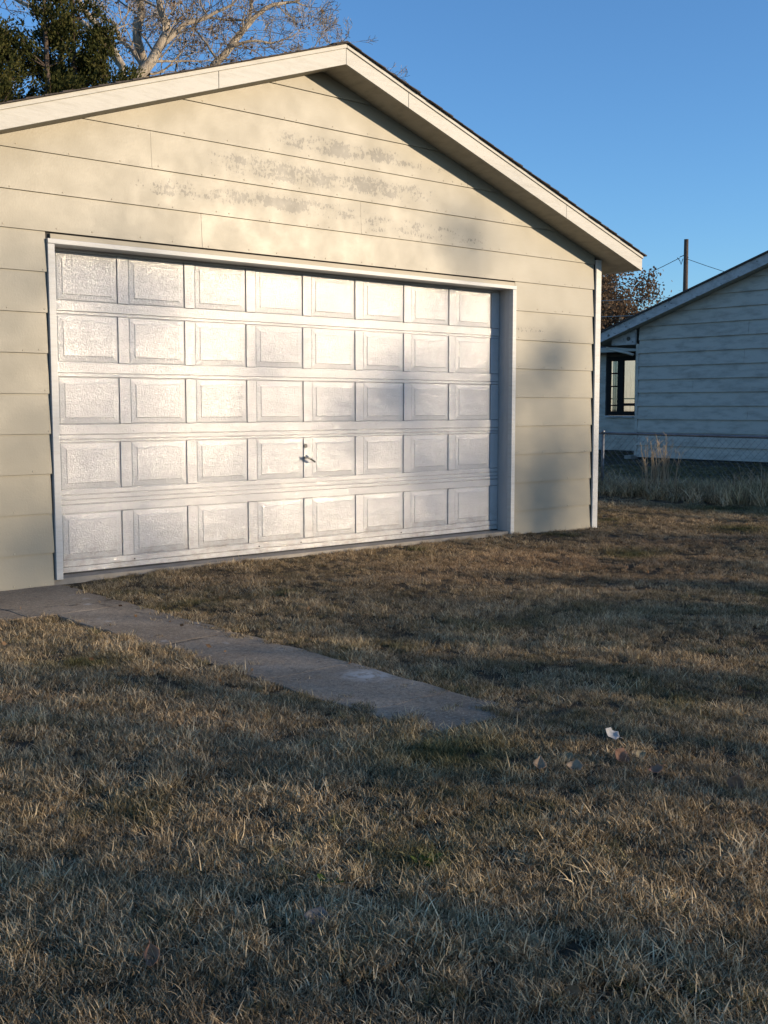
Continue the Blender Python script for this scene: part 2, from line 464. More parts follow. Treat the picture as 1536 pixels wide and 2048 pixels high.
o = gpart(nails, 'nail_heads', M_DIRTJAMB); o['kind'] = 'stuff'
# joint cover strips on the vertical butt joints
for x, k in ((1.12, 9), (2.77, 10), (.68, 11)):
    b = MB(); za, zb = LAPS[k]+.004, LAPS[k+1]-.002
    b.prism([(x-.006, YW-.0168, za), (x+.004, YW-.0168, za), (x+.004, YW-.0022, zb), (x-.006, YW-.0022, zb)], [(x-.006, YW-.006, za), (x+.004, YW-.006, za), (x+.004, YW+.004, zb), (x-.006, YW+.004, zb)]); gpart(b, 'joint_strip', M_SIDING)
# east and west walls: long boards
for k in range(9):
    z0, z1 = LAPS[k], LAPS[k+1]
    if z1 > 2.72: break
    for xs_, sgn in ((XR-.02, 1), (XL+.02, -1)):
        for y0, y1 in ((-.05, 3.6), (3.606, GLEN)):
            b = MB(); e = sgn
            pts = [(xs_+e*.0135, z0), (xs_+e*.001, z1+.01), (xs_-e*.008, z1+.01), (xs_+e*.002, z0)]
            if e < 0: pts = pts[::-1]
            b.prism([(x, y0, z) for x, z in pts], [(x, y1, z) for x, z in pts]); gpart(b, 'siding_board', M_SIDING)
# corner boards
b = MB(); b.box(XR-.075, XR+.012, YW-.034, YW-.012, -.215, zf(XR)-.005); gpart(b, 'corner_board', M_TRIM, bevel=.002)
b = MB(); b.box(XR-.004, XR+.014, YW-.0118, YW+.09, -.215, zf(XR)-.012); gpart(b, 'corner_board', M_TRIM, bevel=.002)
b = MB(); b.box(XL-.012, XL+.075, YW-.034, YW-.012, -.215, zf(XL)-.005); gpart(b, 'corner_board', M_TRIM, bevel=.002)

# door casing, jambs, head
b = MB(); b.box(CX0, DX0, -.188, -.135, -.16, 2.2985); gpart(b, 'side_casing', M_TRIM, bevel=.003)
b = MB(); b.box(DX1, CX1, -.188, -.135, -.2, 2.2985); gpart(b, 'side_casing', M_TRIM, bevel=.003)
b = MB(); b.box(CX0, CX1, -.190, -.135, 2.30, 2.335); gpart(b, 'head_casing', M_TRIM, bevel=.003)
b = MB(); b.prism([(CX0+.03, -.172, 2.336), (CX1-.01, -.172, 2.336), (CX1-.01, -.168, 2.372), (CX0+.03, -.168, 2.372)],
                  [(CX0+.03, -.15, 2.336), (CX1-.01, -.15, 2.336), (CX1-.01, -.15, 2.372), (CX0+.03, -.15, 2.372)]); gpart(b, 'drip_board', M_DIRTJAMB)
for x0, x1 in ((DX0-.05, DX0-.001), (DX1+.001, DX1+.05)):
    b = MB(); b.box(x0, x1, -.1345, -.07, -.19, 2.3); gpart(b, 'jamb', M_JAMB)
    b = MB(); b.box(x0 + (.004 if x0 > 0 else -.004), x1 + (.004 if x0 > 0 else -.004), -.067, .05, -.19, 2.3); gpart(b, 'jamb', M_JAMB)
b = MB(); b.box(DX0-.05, DX1+.05, -.1345, .05, 2.3008, 2.34); gpart(b, 'head_jamb', M_JAMB)

# overhead door: body with stiles, rails and section joints; every raised panel a piece
PX, PW, PH, BV = .59625, .402, .2594, .05
PZ = [0, .54076, 1.03796, 1.50616, 1.96596]
door = None
b = MB()
b.box(DX0, DX1, .0125, .045, DZ0, DZ1)                       # backing sheet
grooves = [.372, .400+.012, .452, .862, .905, 1.372, 1.842]  # joints across the whole width
grooves = [.378, .413, .450, .873, .910, 1.376, 1.838]
def yoff(z): return {0: .0, 1: .0015, 2: -.001, 3: .002, 4: -.001}[sum(z > t for t in (.413, .89, 1.376, 1.838))]
def rail(x0, x1, z0, z1):
    c = .0032; y = yoff((z0+z1)/2)
    b.add([(x0, .013, z0), (x1, .013, z0), (x1, .013, z1), (x0, .013, z1), (x0+c*.4, y, z0+c), (x1-c*.4, y, z0+c), (x1-c*.4, y, z1-c), (x0+c*.4, y, z1-c)],
          [(4, 5, 6, 7), (0, 1, 5, 4), (1, 2, 6, 5), (2, 3, 7, 6), (3, 0, 4, 7)])
zedges = [DZ0]
for i, z in enumerate(PZ):
    lo, hi = z-BV, z+PH+BV
    if i == 0:
        rail(DX0, DX1, DZ0, DZ0+.045); rail(DX0, DX1, DZ0+.045, lo)
    # stiles in this row
    xs_ = [DX0] + sum([[k*PX-BV, k*PX+PW+BV] for k in range(8)], []) + [DX1]
    for k in range(0, len(xs_), 2): rail(xs_[k], xs_[k+1], lo, hi)
    top = DZ1 if i == 4 else PZ[i+1]-BV
    zz = [hi] + [g for g in grooves if hi < g < top] + [top]
    for a, c in zip(zz[:-1], zz[1:]): rail(DX0, DX1, a+(.0014 if a != hi else 0), c-(.0014 if c != top else 0))
door = gpart(b, 'garage_door', M_DOOR)
door['label'] = 'white overhead door of five rows of eight raised panels'
pb = MB()
def panel_mesh():
    b = MB(); e = BV-.0015
    out = [(-e, .0122, -e), (PW+e, .0122, -e), (PW+e, .0122, PH+e), (-e, .0122, PH+e)]
    g = BV-.009
    gr = [(-g, .0070, -g), (PW+g, .0070, -g), (PW+g, .0070, PH+g), (-g, .0070, PH+g)]
    inn0 = [(-.003, .0032, -.003), (PW+.003, .0032, -.003), (PW+.003, .0032, PH+.003), (-.003, .0032, PH+.003)]
    inn = [(0, .0, 0), (PW, .0, 0), (PW, .0, PH), (0, .0, PH)]
    V = out+gr+inn0+inn; F = [(12, 13, 14, 15)]
    for r in range(3):
        for i in range(4):
            j = (i+1) % 4; F.append((r*4+i, r*4+j, r*4+4+j, r*4+4+i))
    b.add(V, F)
    me = bpy.data.meshes.new('raised_panel'); me.from_pydata(b.v, [], b.f); me.update(); me.materials.append(M_DOOR); return me
pme = panel_mesh()
for r in range(5):
    for c_ in range(8):
        o = bpy.data.objects.new('raised_panel', pme); C.objects.link(o)
        o.location = (c_*PX, yoff(PZ[r]+.1), PZ[r]); subpart(o, door)
        o.rotation_euler = (random.uniform(-.004, .004), 0, random.uniform(-.003, .003))
# lock: key cylinder and tee handle on the stile beside the middle
b = MB(); hx, hz = 2.258, .775
b.tube([(hx, .004, hz), (hx, -.006, hz)], [.019, .018], 16); o = b.build('key_lock', M_DARK); subpart(o, door)
b = MB(); b.tube([(hx-.005, .004, .672), (hx-.005, -.05, .672)], [.013, .010], 10)
b.tube([(hx-.035, -.05, .693), (hx-.005, -.054, .672), (hx+.065, -.052, .632)], [.007, .011, .008], 8)
o = b.build('handle', M_STEEL, smooth=True); subpart(o, door)
b = MB(); b.box(DX0, DX1, -.004, .03, DZ0-.022, DZ0-.001); o = b.build('bottom_seal', M_RUBBER); subpart(o, door)
for i, x in enumerate((.55, 1.75, 2.2, 3.4)):
    b = MB(); b.tube([(x, .002, DZ0+.062), (x, -.007, DZ0+.062)], .006, 8); o = b.build('bolt', M_DARK); subpart(o, door)

# roof: fascia with trim strip, soffit, deck, shingles
YF = YW-.32
EX = GX+4.125; EXL = GX-4.125
def rakepiece(name, x0, x1, lo, hi, y0, y1, m, **kw):
    b = MB(); P = [(x0, zf(x0)+lo), (x1, zf(x1)+lo), (x1, zf(x1)+hi), (x0, zf(x0)+hi)]
    b.prism([(x, y0, z) for x, z in P], [(x, y1, z) for x, z in P]); return gpart(b, name, m, **kw)
for a, c in ((EXL, -1.2), (-1.196, 1.09), (1.094, GX-.0015), (GX+.0015, 3.05), (3.054, 5.2), (5.203, EX)):
    rakepiece('fascia_board', a, c, 0, .130, YF, YF+.022, M_FASCIA, bevel=.002)
for a, c in ((EXL, GX-.001), (GX+.001, EX+.004)):
    rakepiece('trim_strip', a, c, .1303, .163, YF-.012, YF+.022, M_FASCIA, bevel=.002)
for a, c in ((EXL, GX), (GX, EX)):
    rakepiece('soffit', a, c, .006, .022, YF+.0225, GLEN+.3, M_SOFFIT)
    rakepiece('roof_deck', a, c, .1400, .1635, YF+.023, GLEN+.3, M_SOFFIT)
for x0, x1 in ((EX-.022, EX), (EXL, EXL+.022)):
    b = MB(); z = zf(EX-.01); b.box(x0, x1, YF+.023, GLEN+.3, z+.0, z+.135); gpart(b, 'eave_fascia', M_FASCIA)
sh = MB(); rr = random.Random(3)
for sgn in (-1, 1):
    c0 = 0; nrow = 31; L_ = 4.16; pitch = L_/nrow
    for r in range(nrow):
        xa = GX + sgn*(L_ - r*pitch); xb = GX + sgn*max(0, L_-(r+1.15)*pitch)
        y = YF-.034 - rr.uniform(0, .012)
        first = True
        while y < GLEN+.33:
            wdt = rr.uniform(.14, .34); y2 = min(y+wdt, GLEN+.34); t = rr.choice((.007, .009, .013))
            za, zb = zf(xa)+.166, zf(xb)+.1655
            p = [(xa, y, za), (xb, y, zb), (xb, y2, zb), (xa, y2, za)]
            q = [(xa + sgn*rr.uniform(0, .008), y, za+t), (xb, y, zb+.004), (xb, y2, zb+.004), (xa, y2, za+t)]
            if sgn > 0: p, q = p[::-1], q[::-1]
            sh.hexa(p+q); y = y2+.004
o = gpart(sh, 'shingles', M_SHINGLE); o['kind'] = 'stuff'
y = YF-.018; rc = random.Random(9)
ridge = MB()
while y < GLEN+.33:
    for s in (-1, 1):
        p = [(GX, y, zf(GX)+.178), (GX+s*.15, y, zf(GX+.15)+.182), (GX+s*.15, y+.3, zf(GX+.15)+.178), (GX, y+.3, zf(GX)+.176)]
        ridge.add(p, [(0, 1, 2, 3)]); ridge.add([(x, yy, z+.008) for x, yy, z in p], [(0, 1, 2, 3)])
        ridge.add([p[0], p[1], (p[1][0], p[1][1], p[1][2]+.008), (p[0][0], p[0][1], p[0][2]+.008)], [(0, 1, 2, 3)])
    y += .14
o = gpart(ridge, 'ridge_cap', M_SHINGLE); o['kind'] = 'stuff'

# ------------------------------------------------------------------ neighbouring house
M_NPAINT = painted_wood('weathered_white_siding', (.50, .465, .40), (.21, .19, .16), .75, .6, axis=(.4, .4, 1.5))
M_NFASC = painted_wood('peeling_fascia', (.50, .50, .49), (.22, .21, .2), .8, .7, peel=.9, axis=(1, 1, 2))
HX, HY = 20.2, 9.72                       # gable wall plane and its corner
RY = 2.9
def hz_(y): return 2.70 + (10.93-max(y, 2*RY-y))*.335     # underside of the rake on the gable plane
house = empty('neighbour_house', (HX+4, RY, -.2))
tag(house, 'weathered white neighbouring house with peeling gable fascia beyond the chain link fence', 'house')
def hpart(b, name, m, **kw):
    o = b.build(name, m, **kw); parent_keep(o, house); return o
b = MB()
YS = 2*RY-HY
P = [(HY-.02, -.25), (YS+.02, -.25), (YS+.02, hz_(YS)+.02), (RY, hz_(RY)+.02), (HY-.02, hz_(HY)+.02)]
b.prism([(HX+.03, y, z) for y, z in P], [(HX+7, y, z) for y, z in P]); hpart(b, 'wall', M_INT)
hl = [-.17, .134] + [.134+.335*i for i in range(1, 17)]
hr = random.Random(4)
for k in range(len(hl)-1):
    z0, z1 = hl[k], hl[k+1]
    yhi = HY-.06; ylo = YS+.06
    # clip by roof
    top = lambda y: hz_(y)-.0
    if z0 > top(RY): break
    ylim = 10.93-(z0-2.70)/.335
    hi = min(yhi, ylim); lo = max(ylo, 2*RY-ylim)
    cuts = [hi] + sorted([hr.uniform(6.2, 8.2)] if k in (3, 5, 7, 9) else [], reverse=True) + sorted([hr.uniform(1, 5) for _ in range(1)]) + [lo]
    cuts = [c for c in cuts if lo <= c <= hi]
    for a, c in zip(cuts[:-1], cuts[1:]):
        if a-c < .1: continue
        zt = z1+.012
        def zc(y): return min(zt, max(z0+.003, top(y)))
        ym = (10.93-(zt-2.70)/.335)
        yy = [a] + ([ym] if c < ym < a else []) + ([2*RY-ym] if c < 2*RY-ym < a else []) + ([RY] if c < RY < a and top(RY) < zt else []) + [c]
        pr = [(a-.003, z0), (c+.003, z0)] + [(y + (.003 if y == c else -.003 if y == a else 0), zc(y)) for y in reversed(yy)]
        fx = lambda z: HX - .040 + .040*(z-z0)/(zt-z0)
        b = MB(); b.prism([(fx(z)+.012, y, z) for y, z in pr], [(fx(z), y, z) for y, z in pr]); hpart(b, 'siding_board', M_NPAINT)
b = MB(); b.box(HX-.03, HX+.03, HY-.058, HY+.025, -.18, 2.72); hpart(b, 'corner_board', M_NPAINT)
b = MB(); b.box(HX-.03, HX+.03, YS-.025, YS+.058, -.18, 2.72); hpart(b, 'corner_board', M_NPAINT)
XF = HX-.32
for ya, yb in ((10.95, 7.9), (7.896, 5.1), (5.096, RY+.002), (RY-.002, 2*RY-7.9), (2*RY-7.904, 2*RY-10.95)):
    b = MB(); p = [(ya, hz_(ya)), (yb, hz_(yb)), (yb, hz_(yb)+.235), (ya, hz_(ya)+.235)]
    b.prism([(XF+.03, y, z) for y, z in p], [(XF, y, z) for y, z in p]); hpart(b, 'fascia_board', M_NFASC)
for s in (1, -1):
    f = lambda y: y if s > 0 else 2*RY-y
    b = MB(); p = [(f(10.98), hz_(10.98)+.237), (RY, hz_(RY)+.237), (RY, hz_(RY)+.275), (f(10.98), hz_(10.98)+.275)]
    b.prism([(XF-.05, y, z) for y, z in p], [(HX+7.3, y, z) for y, z in p]); hpart(b, 'roof', M_SHINGLE)
    b = MB(); p = [(f(10.9), hz_(10.9)+.01), (RY, hz_(RY)+.01), (RY, hz_(RY)+.03), (f(10.9), hz_(10.9)+.03)]
    b.prism([(XF+.032, y, z) for y, z in p], [(HX+7, y, z) for y, z in p]); hpart(b, 'soffit', M_SOFFIT)
    b = MB(); b.box(XF+.031, HX+7, min(f(10.95), f(10.92)), max(f(10.95), f(10.92)), 2.70, 2.9); hpart(b, 'eave_fascia', M_NFASC)
# boxed eave return beyond the corner
b = MB(); p = [(9.75, 2.705), (10.5, 2.705), (10.5, 2.85), (9.75, 3.09)]
b.prism([(HX-.06, y, z) for y, z in p][::-1], [(HX+.0, y, z) for y, z in p][::-1]); hpart(b, 'eave_return', M_NFASC)
b = MB(); b.tube([(HX-.075, 9.96, 2.86), (HX-.05, 9.96, 2.86)], .055, 12); hpart(b, 'vent_hole', M_DARK)
# set back wing with the window one can look through
WX = 23.4
b = MB()
b.box(WX+.02, WX+.12, 13.18, 15.2, -.25, 2.86); b.box(WX+.02, WX+.12, HY, 13.18, -.25, .84); b.box(WX+.02, WX+.12, HY, 13.18, 2.6, 2.86)
b.box(WX+.02, WX+.12, HY, 11.6, .84, 2.6)
b.box(WX+3.2, WX+3.3, HY, 13.1, -.25, 2.86); b.box(WX+3.2, WX+3.3, 15.9, 16.2, -.25, 2.86); b.box(WX+3.2, WX+3.3, 13.1, 15.9, -.25, .75)
b.box(WX+3.2, WX+3.3, 13.1, 15.9, 2.7, 2.86)
b.box(WX+.12, WX+3.2, 16.1, 16.2, -.25, 2.86); b.box(WX+.02, WX+.12, 15.2, 16.2, -.25, 2.86)
b.box(WX+.12, WX+3.2, HY, 16.1, -.25, -.1)
hpart(b, 'wing_wall', M_INT)
for k in range(9):
    z0, z1 = -.17+.335*k, -.17+.335*(k+1)+.01
    segs = [(15.9, 11.2)] if z1 < .86 or z0 > 2.58 else [(15.9, 13.22), (11.55, 11.0)]
    for a, c in segs:
        zt = min(z1, 2.86)
        if zt-z0 < .05: continue
        b = MB(); b.prism([(WX+.012, a, z0), (WX+.012, c, z0), (WX+.0195, c, zt), (WX+.0195, a, zt)], [(WX-.004, a, z0), (WX-.004, c, z0), (WX+.008, c, zt), (WX+.008, a, zt)]); hpart(b, 'siding_board', M_NPAINT)
M_WFRAME = simple('dark_window_paint', (.012, .011, .01), .7, .2, spec=.15)
win = MB()
def wbar(y0, y1, z0, z1, d=.05): win.box(WX-.03, WX-.03+d, min(y0, y1), max(y0, y1), z0, z1)
wbar(13.15, 13.02, .86, 2.585); wbar(11.6, 11.7, .86, 2.585); wbar(13.019, 11.701, 2.46, 2.585); wbar(13.019, 11.701, .86, .985)
wbar(12.76, 12.55, .986, 2.459, .06); wbar(13.019, 12.761, 2.08, 2.115); wbar(13.019, 12.761, 1.70, 1.735); wbar(13.019, 12.761, 1.14, 1.175); wbar(12.549, 11.701, 1.14, 1.22)
wo = hpart(win, 'window', M_WFRAME)
def glass():
    m = bpy.data.materials.new('window_glass'); m.use_nodes = True; nt = m.node_tree; nt.nodes.clear(); n = N(nt)
    o = n.new('ShaderNodeOutputMaterial'); t = n.new('ShaderNodeBsdfTransparent'); g = n.new('ShaderNodeBsdfGlossy'); mx = n.new('ShaderNodeMixShader')
    t.inputs[0].default_value = (.9, .92, .92, 1); g.inputs['Roughness'].default_value = .02
    f = n.new('ShaderNodeFresnel'); f.inputs[0].default_value = 1.5
    n.link(f.outputs[0], mx.inputs[0]); n.link(t.outputs[0], mx.inputs[1]); n.link(g.outputs[0], mx.inputs[2]); n.link(mx.outputs[0], o.inputs[0]); return m
M_GLASS = glass()
for y0, y1, z0, z1 in ((13.01, 12.77, 2.12, 2.455), (13.01, 12.77, 1.74, 2.075), (13.01, 12.77, 1.18, 1.695), (12.54, 11.71, 1.225, 2.455), (12.54, 11.71, .99, 1.135), (13.01, 12.77, .99, 1.135)):
    b = MB(); b.box(WX-.004, WX+.001, y1, y0, z0, z1); o = b.build('pane', M_GLASS); subpart(o, wo)
b = MB(); b.box(WX-.07, WX+.019, 11.5, 13.2, .80, .857); o = b.build('sill', M_NFASC); subpart(o, wo)
b = MB()
for i in range(9): b.box(WX+.22+.02*(i % 2), WX+.235+.02*(i % 2), 12.72+.045*i, 12.764+.045*i, .95, 2.5)
hpart(b, 'curtain', simple('grey_curtain', (.16, .155, .145), .9))
# far window of the wing (frame only in view through the near one)
b = MB()
for y in (13.1, 14.45, 15.84): b.box(WX+3.18, WX+3.24, y, y+.07, .76, 2.69)
b.box(WX+3.18, WX+3.24, 13.171, 15.839, 1.36, 1.40)
hpart(b, 'window', M_WFRAME)
b = MB(); b.prism([(WX-.5, 16.4, 2.84), (WX-.5, 10.99, 2.84), (WX+1.6, 10.99, 3.35), (WX+1.6, 16.4, 3.35)], [(WX-.5, 16.4, 2.80), (WX-.5, 10.99, 2.80), (WX+1.6, 10.99, 3.31), (WX+1.6, 16.4, 3.31)])
b.prism([(WX+1.6, 16.4, 3.349), (WX+1.6, HY, 3.349), (WX+3.6, HY, 2.84), (WX+3.6, 16.4, 2.84)], [(WX+1.6, 16.4, 3.309), (WX+1.6, HY, 3.309), (WX+3.6, HY, 2.80), (WX+3.6, 16.4, 2.80)])
hpart(b, 'wing_roof', M_SHINGLE)
b = MB(); b.box(WX-.53, WX-.50, 10.99, 16.4, 2.70, 2.83); hpart(b, 'eave_fascia', M_SOFFIT)
b = MB(); b.box(WX-.499, WX+.0, 10.99, 16.2, 2.72, 2.74); hpart(b, 'soffit', M_SOFFIT)
b = MB(); b.tube([(20.1, 10.62, 2.66), (20.06, 10.45, 2.60), (20.05, 9.95, 2.50), (20.1, 9.77, 2.44)], .035, 8); hpart(b, 'downspout', M_NPAINT, smooth=True)
b = MB(); b.box(HX-.25, HX+.1, HY-.05, HY+.16, -.22, -.13); hpart(b, 'splash_block', M_CONC)
# pale shed beyond, seen through the window
M_SHED = painted_wood('pale_shed_paint', (.27, .25, .21), (.13, .12, .095), .8, .6, axis=(3, 3, .6))
shed = empty('shed', (32.5, 20, -.2)); tag(shed, 'pale board shed glimpsed through the window of the neighbouring house', 'shed')
def spart(b, n_, m): o = b.build(n_, m); parent_keep(o, shed)
b = MB(); b.box(28.5, 37, 18.02, 22, -.3, 3.3); spart(b, 'wall', M_SHED)
for i in range(34):
    b = MB(); b.box(28.5+.25*i, 28.5+.25*i+.243, 17.99, 18.018, -.25, 3.3); spart(b, 'board', M_SHED)
b = MB(); b.box(28.3, 37.2, 17.8, 22.2, 3.301, 3.42); spart(b, 'roof', M_SHINGLE)

# unseen house added outside the frame to cast a long shadow over the neighbouring yard
sh2 = empty('added_shade_house', (25, -24, -.2)); tag(sh2, 'unseen low house added south of the neighbouring house to shade its yard', 'house')
b = MB(); b.box(20.4, 29.6, -42, -12.6, -.3, 3.4); o = b.build('wall', M_NPAINT); parent_keep(o, sh2)
b = MB(); b.prism([(19.9, -42.4, 3.4), (30.1, -42.4, 3.4), (25, -42.4, 4.5)], [(19.9, -12.2, 3.4), (30.1, -12.2, 3.4), (25, -12.2, 4.5)]); o = b.build('roof', M_SHINGLE); parent_keep(o, sh2)

# ------------------------------------------------------------------ chain link fence
FX = 10.7
fence = empty('chain_link_fence', (FX, 3, -.2)); tag(fence, 'low grey chain link fence with round top rail in front of the neighbouring house', 'fence')
def fpart(b, n_, m, **kw): o = b.build(n_, m, parent=None, **kw); parent_keep(o, fence); return o
for y in (3.32, .28, -2.76, -5.8, 6.36, 9.4):
    b = MB(); b.tube([(FX, y, -.3), (FX, y, .70)], .024, 10); b.tube([(FX, y, .70), (FX, y, .735), (FX, y, .75)], [.03, .03, .012], 10)
    fpart(b, 'post', M_GALV, smooth=True)
b = MB(); b.tube([(FX-.0, -5.2, .672), (FX, 0, .69), (FX, 4, .702), (FX, 10.1, .70)], .021, 10); fpart(b, 'top_rail', M_GALV, smooth=True)
b = MB(); dz = .058; zt, zb = .69, -.17; nseg = int((zt-zb)/dz)
for i in range(int(15.0/dz)//1):
    y0 = -5.1 + i*dz; sgn = 1 if i % 2 else -1
    pts = []
    for k in range(nseg+1):
        off = dz*.5*(1 if (k+i) % 2 else -1)
        pts.append((FX-.026+.003*((k+i) % 2), y0+off, zt-k*dz))
    b.tube(pts, .0027, 3, cap=False)
o = fpart(b, 'wire_mesh', M_GALV); o['kind'] = 'stuff'

# ------------------------------------------------------------------ utility pole and wires
POLE = (44, 24.56)
up = empty('utility_pole', (*POLE, -.2)); tag(up, 'bare wooden utility pole rising behind the neighbouring house roof', 'utility pole')
b = MB(); b.tube([(*POLE, -.3), (*POLE, 5), (POLE[0], POLE[1]+.02, 9.25)], [.15, .13, .105], 12); o = b.build('pole', M_DARKBARK, smooth=True); parent_keep(o, up)
b = MB()
b.tube([(POLE[0]-.1, POLE[1]+.3, 8.42), (POLE[0], POLE[1]+.1, 8.5), (POLE[0], POLE[1]-.12, 8.36)], .02, 6)
b.tube([(POLE[0]-.1, POLE[1]+.12, 8.32), (POLE[0]-.1, POLE[1]+.22, 8.05), (POLE[0]-.1, POLE[1]+.3, 8.25), (POLE[0]-.1, POLE[1]+.45, 8.4)], .018, 6)
o = b.build('bracket', M_DARK); parent_keep(o, up)
def wire(name, a, c, sag, r, label, m):
    a, c = Vector(a), Vector(c); b = MB()
    pts = [a.lerp(c, t/16) - Vector((0, 0, sag*4*(t/16)*(1-t/16))) for t in range(17)]
    b.tube(pts, r, 5); o = b.build(name, m); tag(o, label, 'wire', 'overhead wires behind the houses'); return o
M_WIRE = simple('black_wire', (.03, .03, .035), .6, .1); M_PWIRE = simple('pale_wire', (.42, .38, .34), .5, .1)
wire('overhead_wire', (43.9, 24.85, 8.38), (40, 38, 6.3), 1.0, .016, 'dark wire leading left from the utility pole', M_WIRE)
wire('overhead_wire', (43.95, 24.5, 8.3), (46, 9, 4.6), .7, .014, 'dark wire dropping right from the utility pole to the roof', M_WIRE)
wire('overhead_wire', (36, 30, 6.0), (37.5, 10, 5.55), .1, .014, 'upper pale wire crossing in front of the brown tree', M_PWIRE)
wire('overhead_wire', (36, 30, 5.28), (37.5, 10, 4.9), .1, .014, 'lower pale wire crossing in front of the brown tree', M_PWIRE)

# ------------------------------------------------------------------ trees
def limb(b, pts, r0, r1, seg=8, wob=.0, rr=random):
    """smoothed tapering limb; returns its dense points"""
    P = [Vector(p) for p in pts]; out = []
    n = len(P)
    for i in range(n-1):
        p0, p1, p2, p3 = P[max(i-1, 0)], P[i], P[i+1], P[min(i+2, n-1)]
        m_ = max(2, int((p2-p1).length/.18)) if (p2-p1).length < 3 else 6
        for k in range(m_):
            t = k/m_
            q = .5*((2*p1) + (-p0+p2)*t + (2*p0-5*p1+4*p2-p3)*t*t + (-p0+3*p1-3*p2+p3)*t**3)
            out.append(q + Vector((rr.uniform(-wob, wob), rr.uniform(-wob, wob), rr.uniform(-wob, wob))))
    out.append(P[-1])
    m_ = len(out); rad = [r0 + (r1-r0)*(i/(m_-1)) for i in range(m_)]
    b.tube(out, rad, seg, cap=False)
    return out, rad
def twigs(b, origin, d, length, r, depth, rr, tips, spread=.75, seg=4, upb=.15, nsplit=(2, 3)):
    """crooked branch that forks; collects tip points"""
    n = 4; p = Vector(origin); d = Vector(d).normalized(); pts = [p.copy()]; rad = [r]
    for i in range(n):
        d = (d + Vector((rr.gauss(0, .17), rr.gauss(0, .17), rr.gauss(0, .15)+upb*.25))).normalized()
        p = p + d*length/n; pts.append(p.copy()); rad.append(max(.0055, r*(1-.5*(i+1)/n)))
        if depth > 0 and i >= 1 and rr.random() < .75:
            q = d.cross(Vector((rr.gauss(0, 1), rr.gauss(0, 1), rr.gauss(0, 1)))).normalized()
            dd = (d*.55 + q*spread + Vector((0, 0, upb))).normalized()
            twigs(b, p, dd, length*rr.uniform(.5, .8), max(.003, rad[-1]*.62), depth-1, rr, tips, spread, max(3, seg-1), upb, nsplit)
    b.tube(pts, rad, seg, cap=False)
    if depth <= 1: tips.extend(pts[2:])
    if depth > 0:
        for _ in range(rr.randint(*nsplit)-1):
            q = d.cross(Vector((rr.gauss(0, 1), rr.gauss(0, 1), rr.gauss(0, 1)))).normalized()
            twigs(b, p, (d*.75+q*spread*.7).normalized(), length*rr.uniform(.55, .85), max(.003, rad[-1]*.8), depth-1, rr, tips, spread, max(3, seg-1), upb, nsplit)

M_DRYLEAF = foliage_material('dry_tan_leaves', [(0, (.09, .05, .028)), (.5, (.19, .12, .07)), (1, (.32, .23, .15))], .25)
def bare_tree(label, base, trunks, limbs_, seed, leafn, tw=1):
    rr = random.Random(seed)
    root = empty('bare_tree', base); tag(root, label, 'tree', 'bare deciduous trees behind the garage')
    tb = MB()
    for pts, r0, r1 in trunks: limb(tb, pts, r0, r1, 9, .01, rr)
    cb = MB(); tips = []
    for pts, r0, r1, dens in limbs_:
        out, rad = limb(tb, pts, r0*1.15, r1*1.3, 8, .012, rr)
        n = len(out); k = max(3, int(dens*n*.95))
        for _ in range(k):
            i = rr.randint(int(n*.15), n-1)
            ax = (out[min(i+1, n-1)] - out[max(i-1, 0)]).normalized()
            q = ax.cross(Vector((rr.gauss(0, 1), rr.gauss(0, 1), rr.gauss(0, 1)))).normalized()
            d = ax*.4 + q*.9 + Vector((0, 0, .25))
            twigs(cb, out[i], d, tw*rr.uniform(.6, 1.3), min(rad[i]*.45, .026), 3 if rr.random() < .4 else 2, rr, tips, .7, 4, .12)
        d = (out[-1]-out[-3]).normalized()
        for _ in range(3):
            twigs(cb, out[-1], d + Vector((rr.gauss(0, .35), rr.gauss(0, .35), rr.gauss(0, .3))), tw*rr.uniform(.7, 1.3), rad[-1]*.75, 3, rr, tips, .6, 5, .12)
    o = tb.build('trunk', M_PALEBARK, smooth=True); parent_keep(o, root)
    o = cb.build('crown', M_PALEBARK); parent_keep(o, root)
    T = np.array([tuple(t) for t in tips]); T = T[RNG.choice(len(T), min(leafn, len(T)))]
    T = T + RNG.normal(size=T.shape)*.05
    V, F = leaves(T, .075, 1.4); o = npmesh('dry_leaves', V, F, M_DRYLEAF); parent_keep(o, root); o['kind'] = 'stuff'
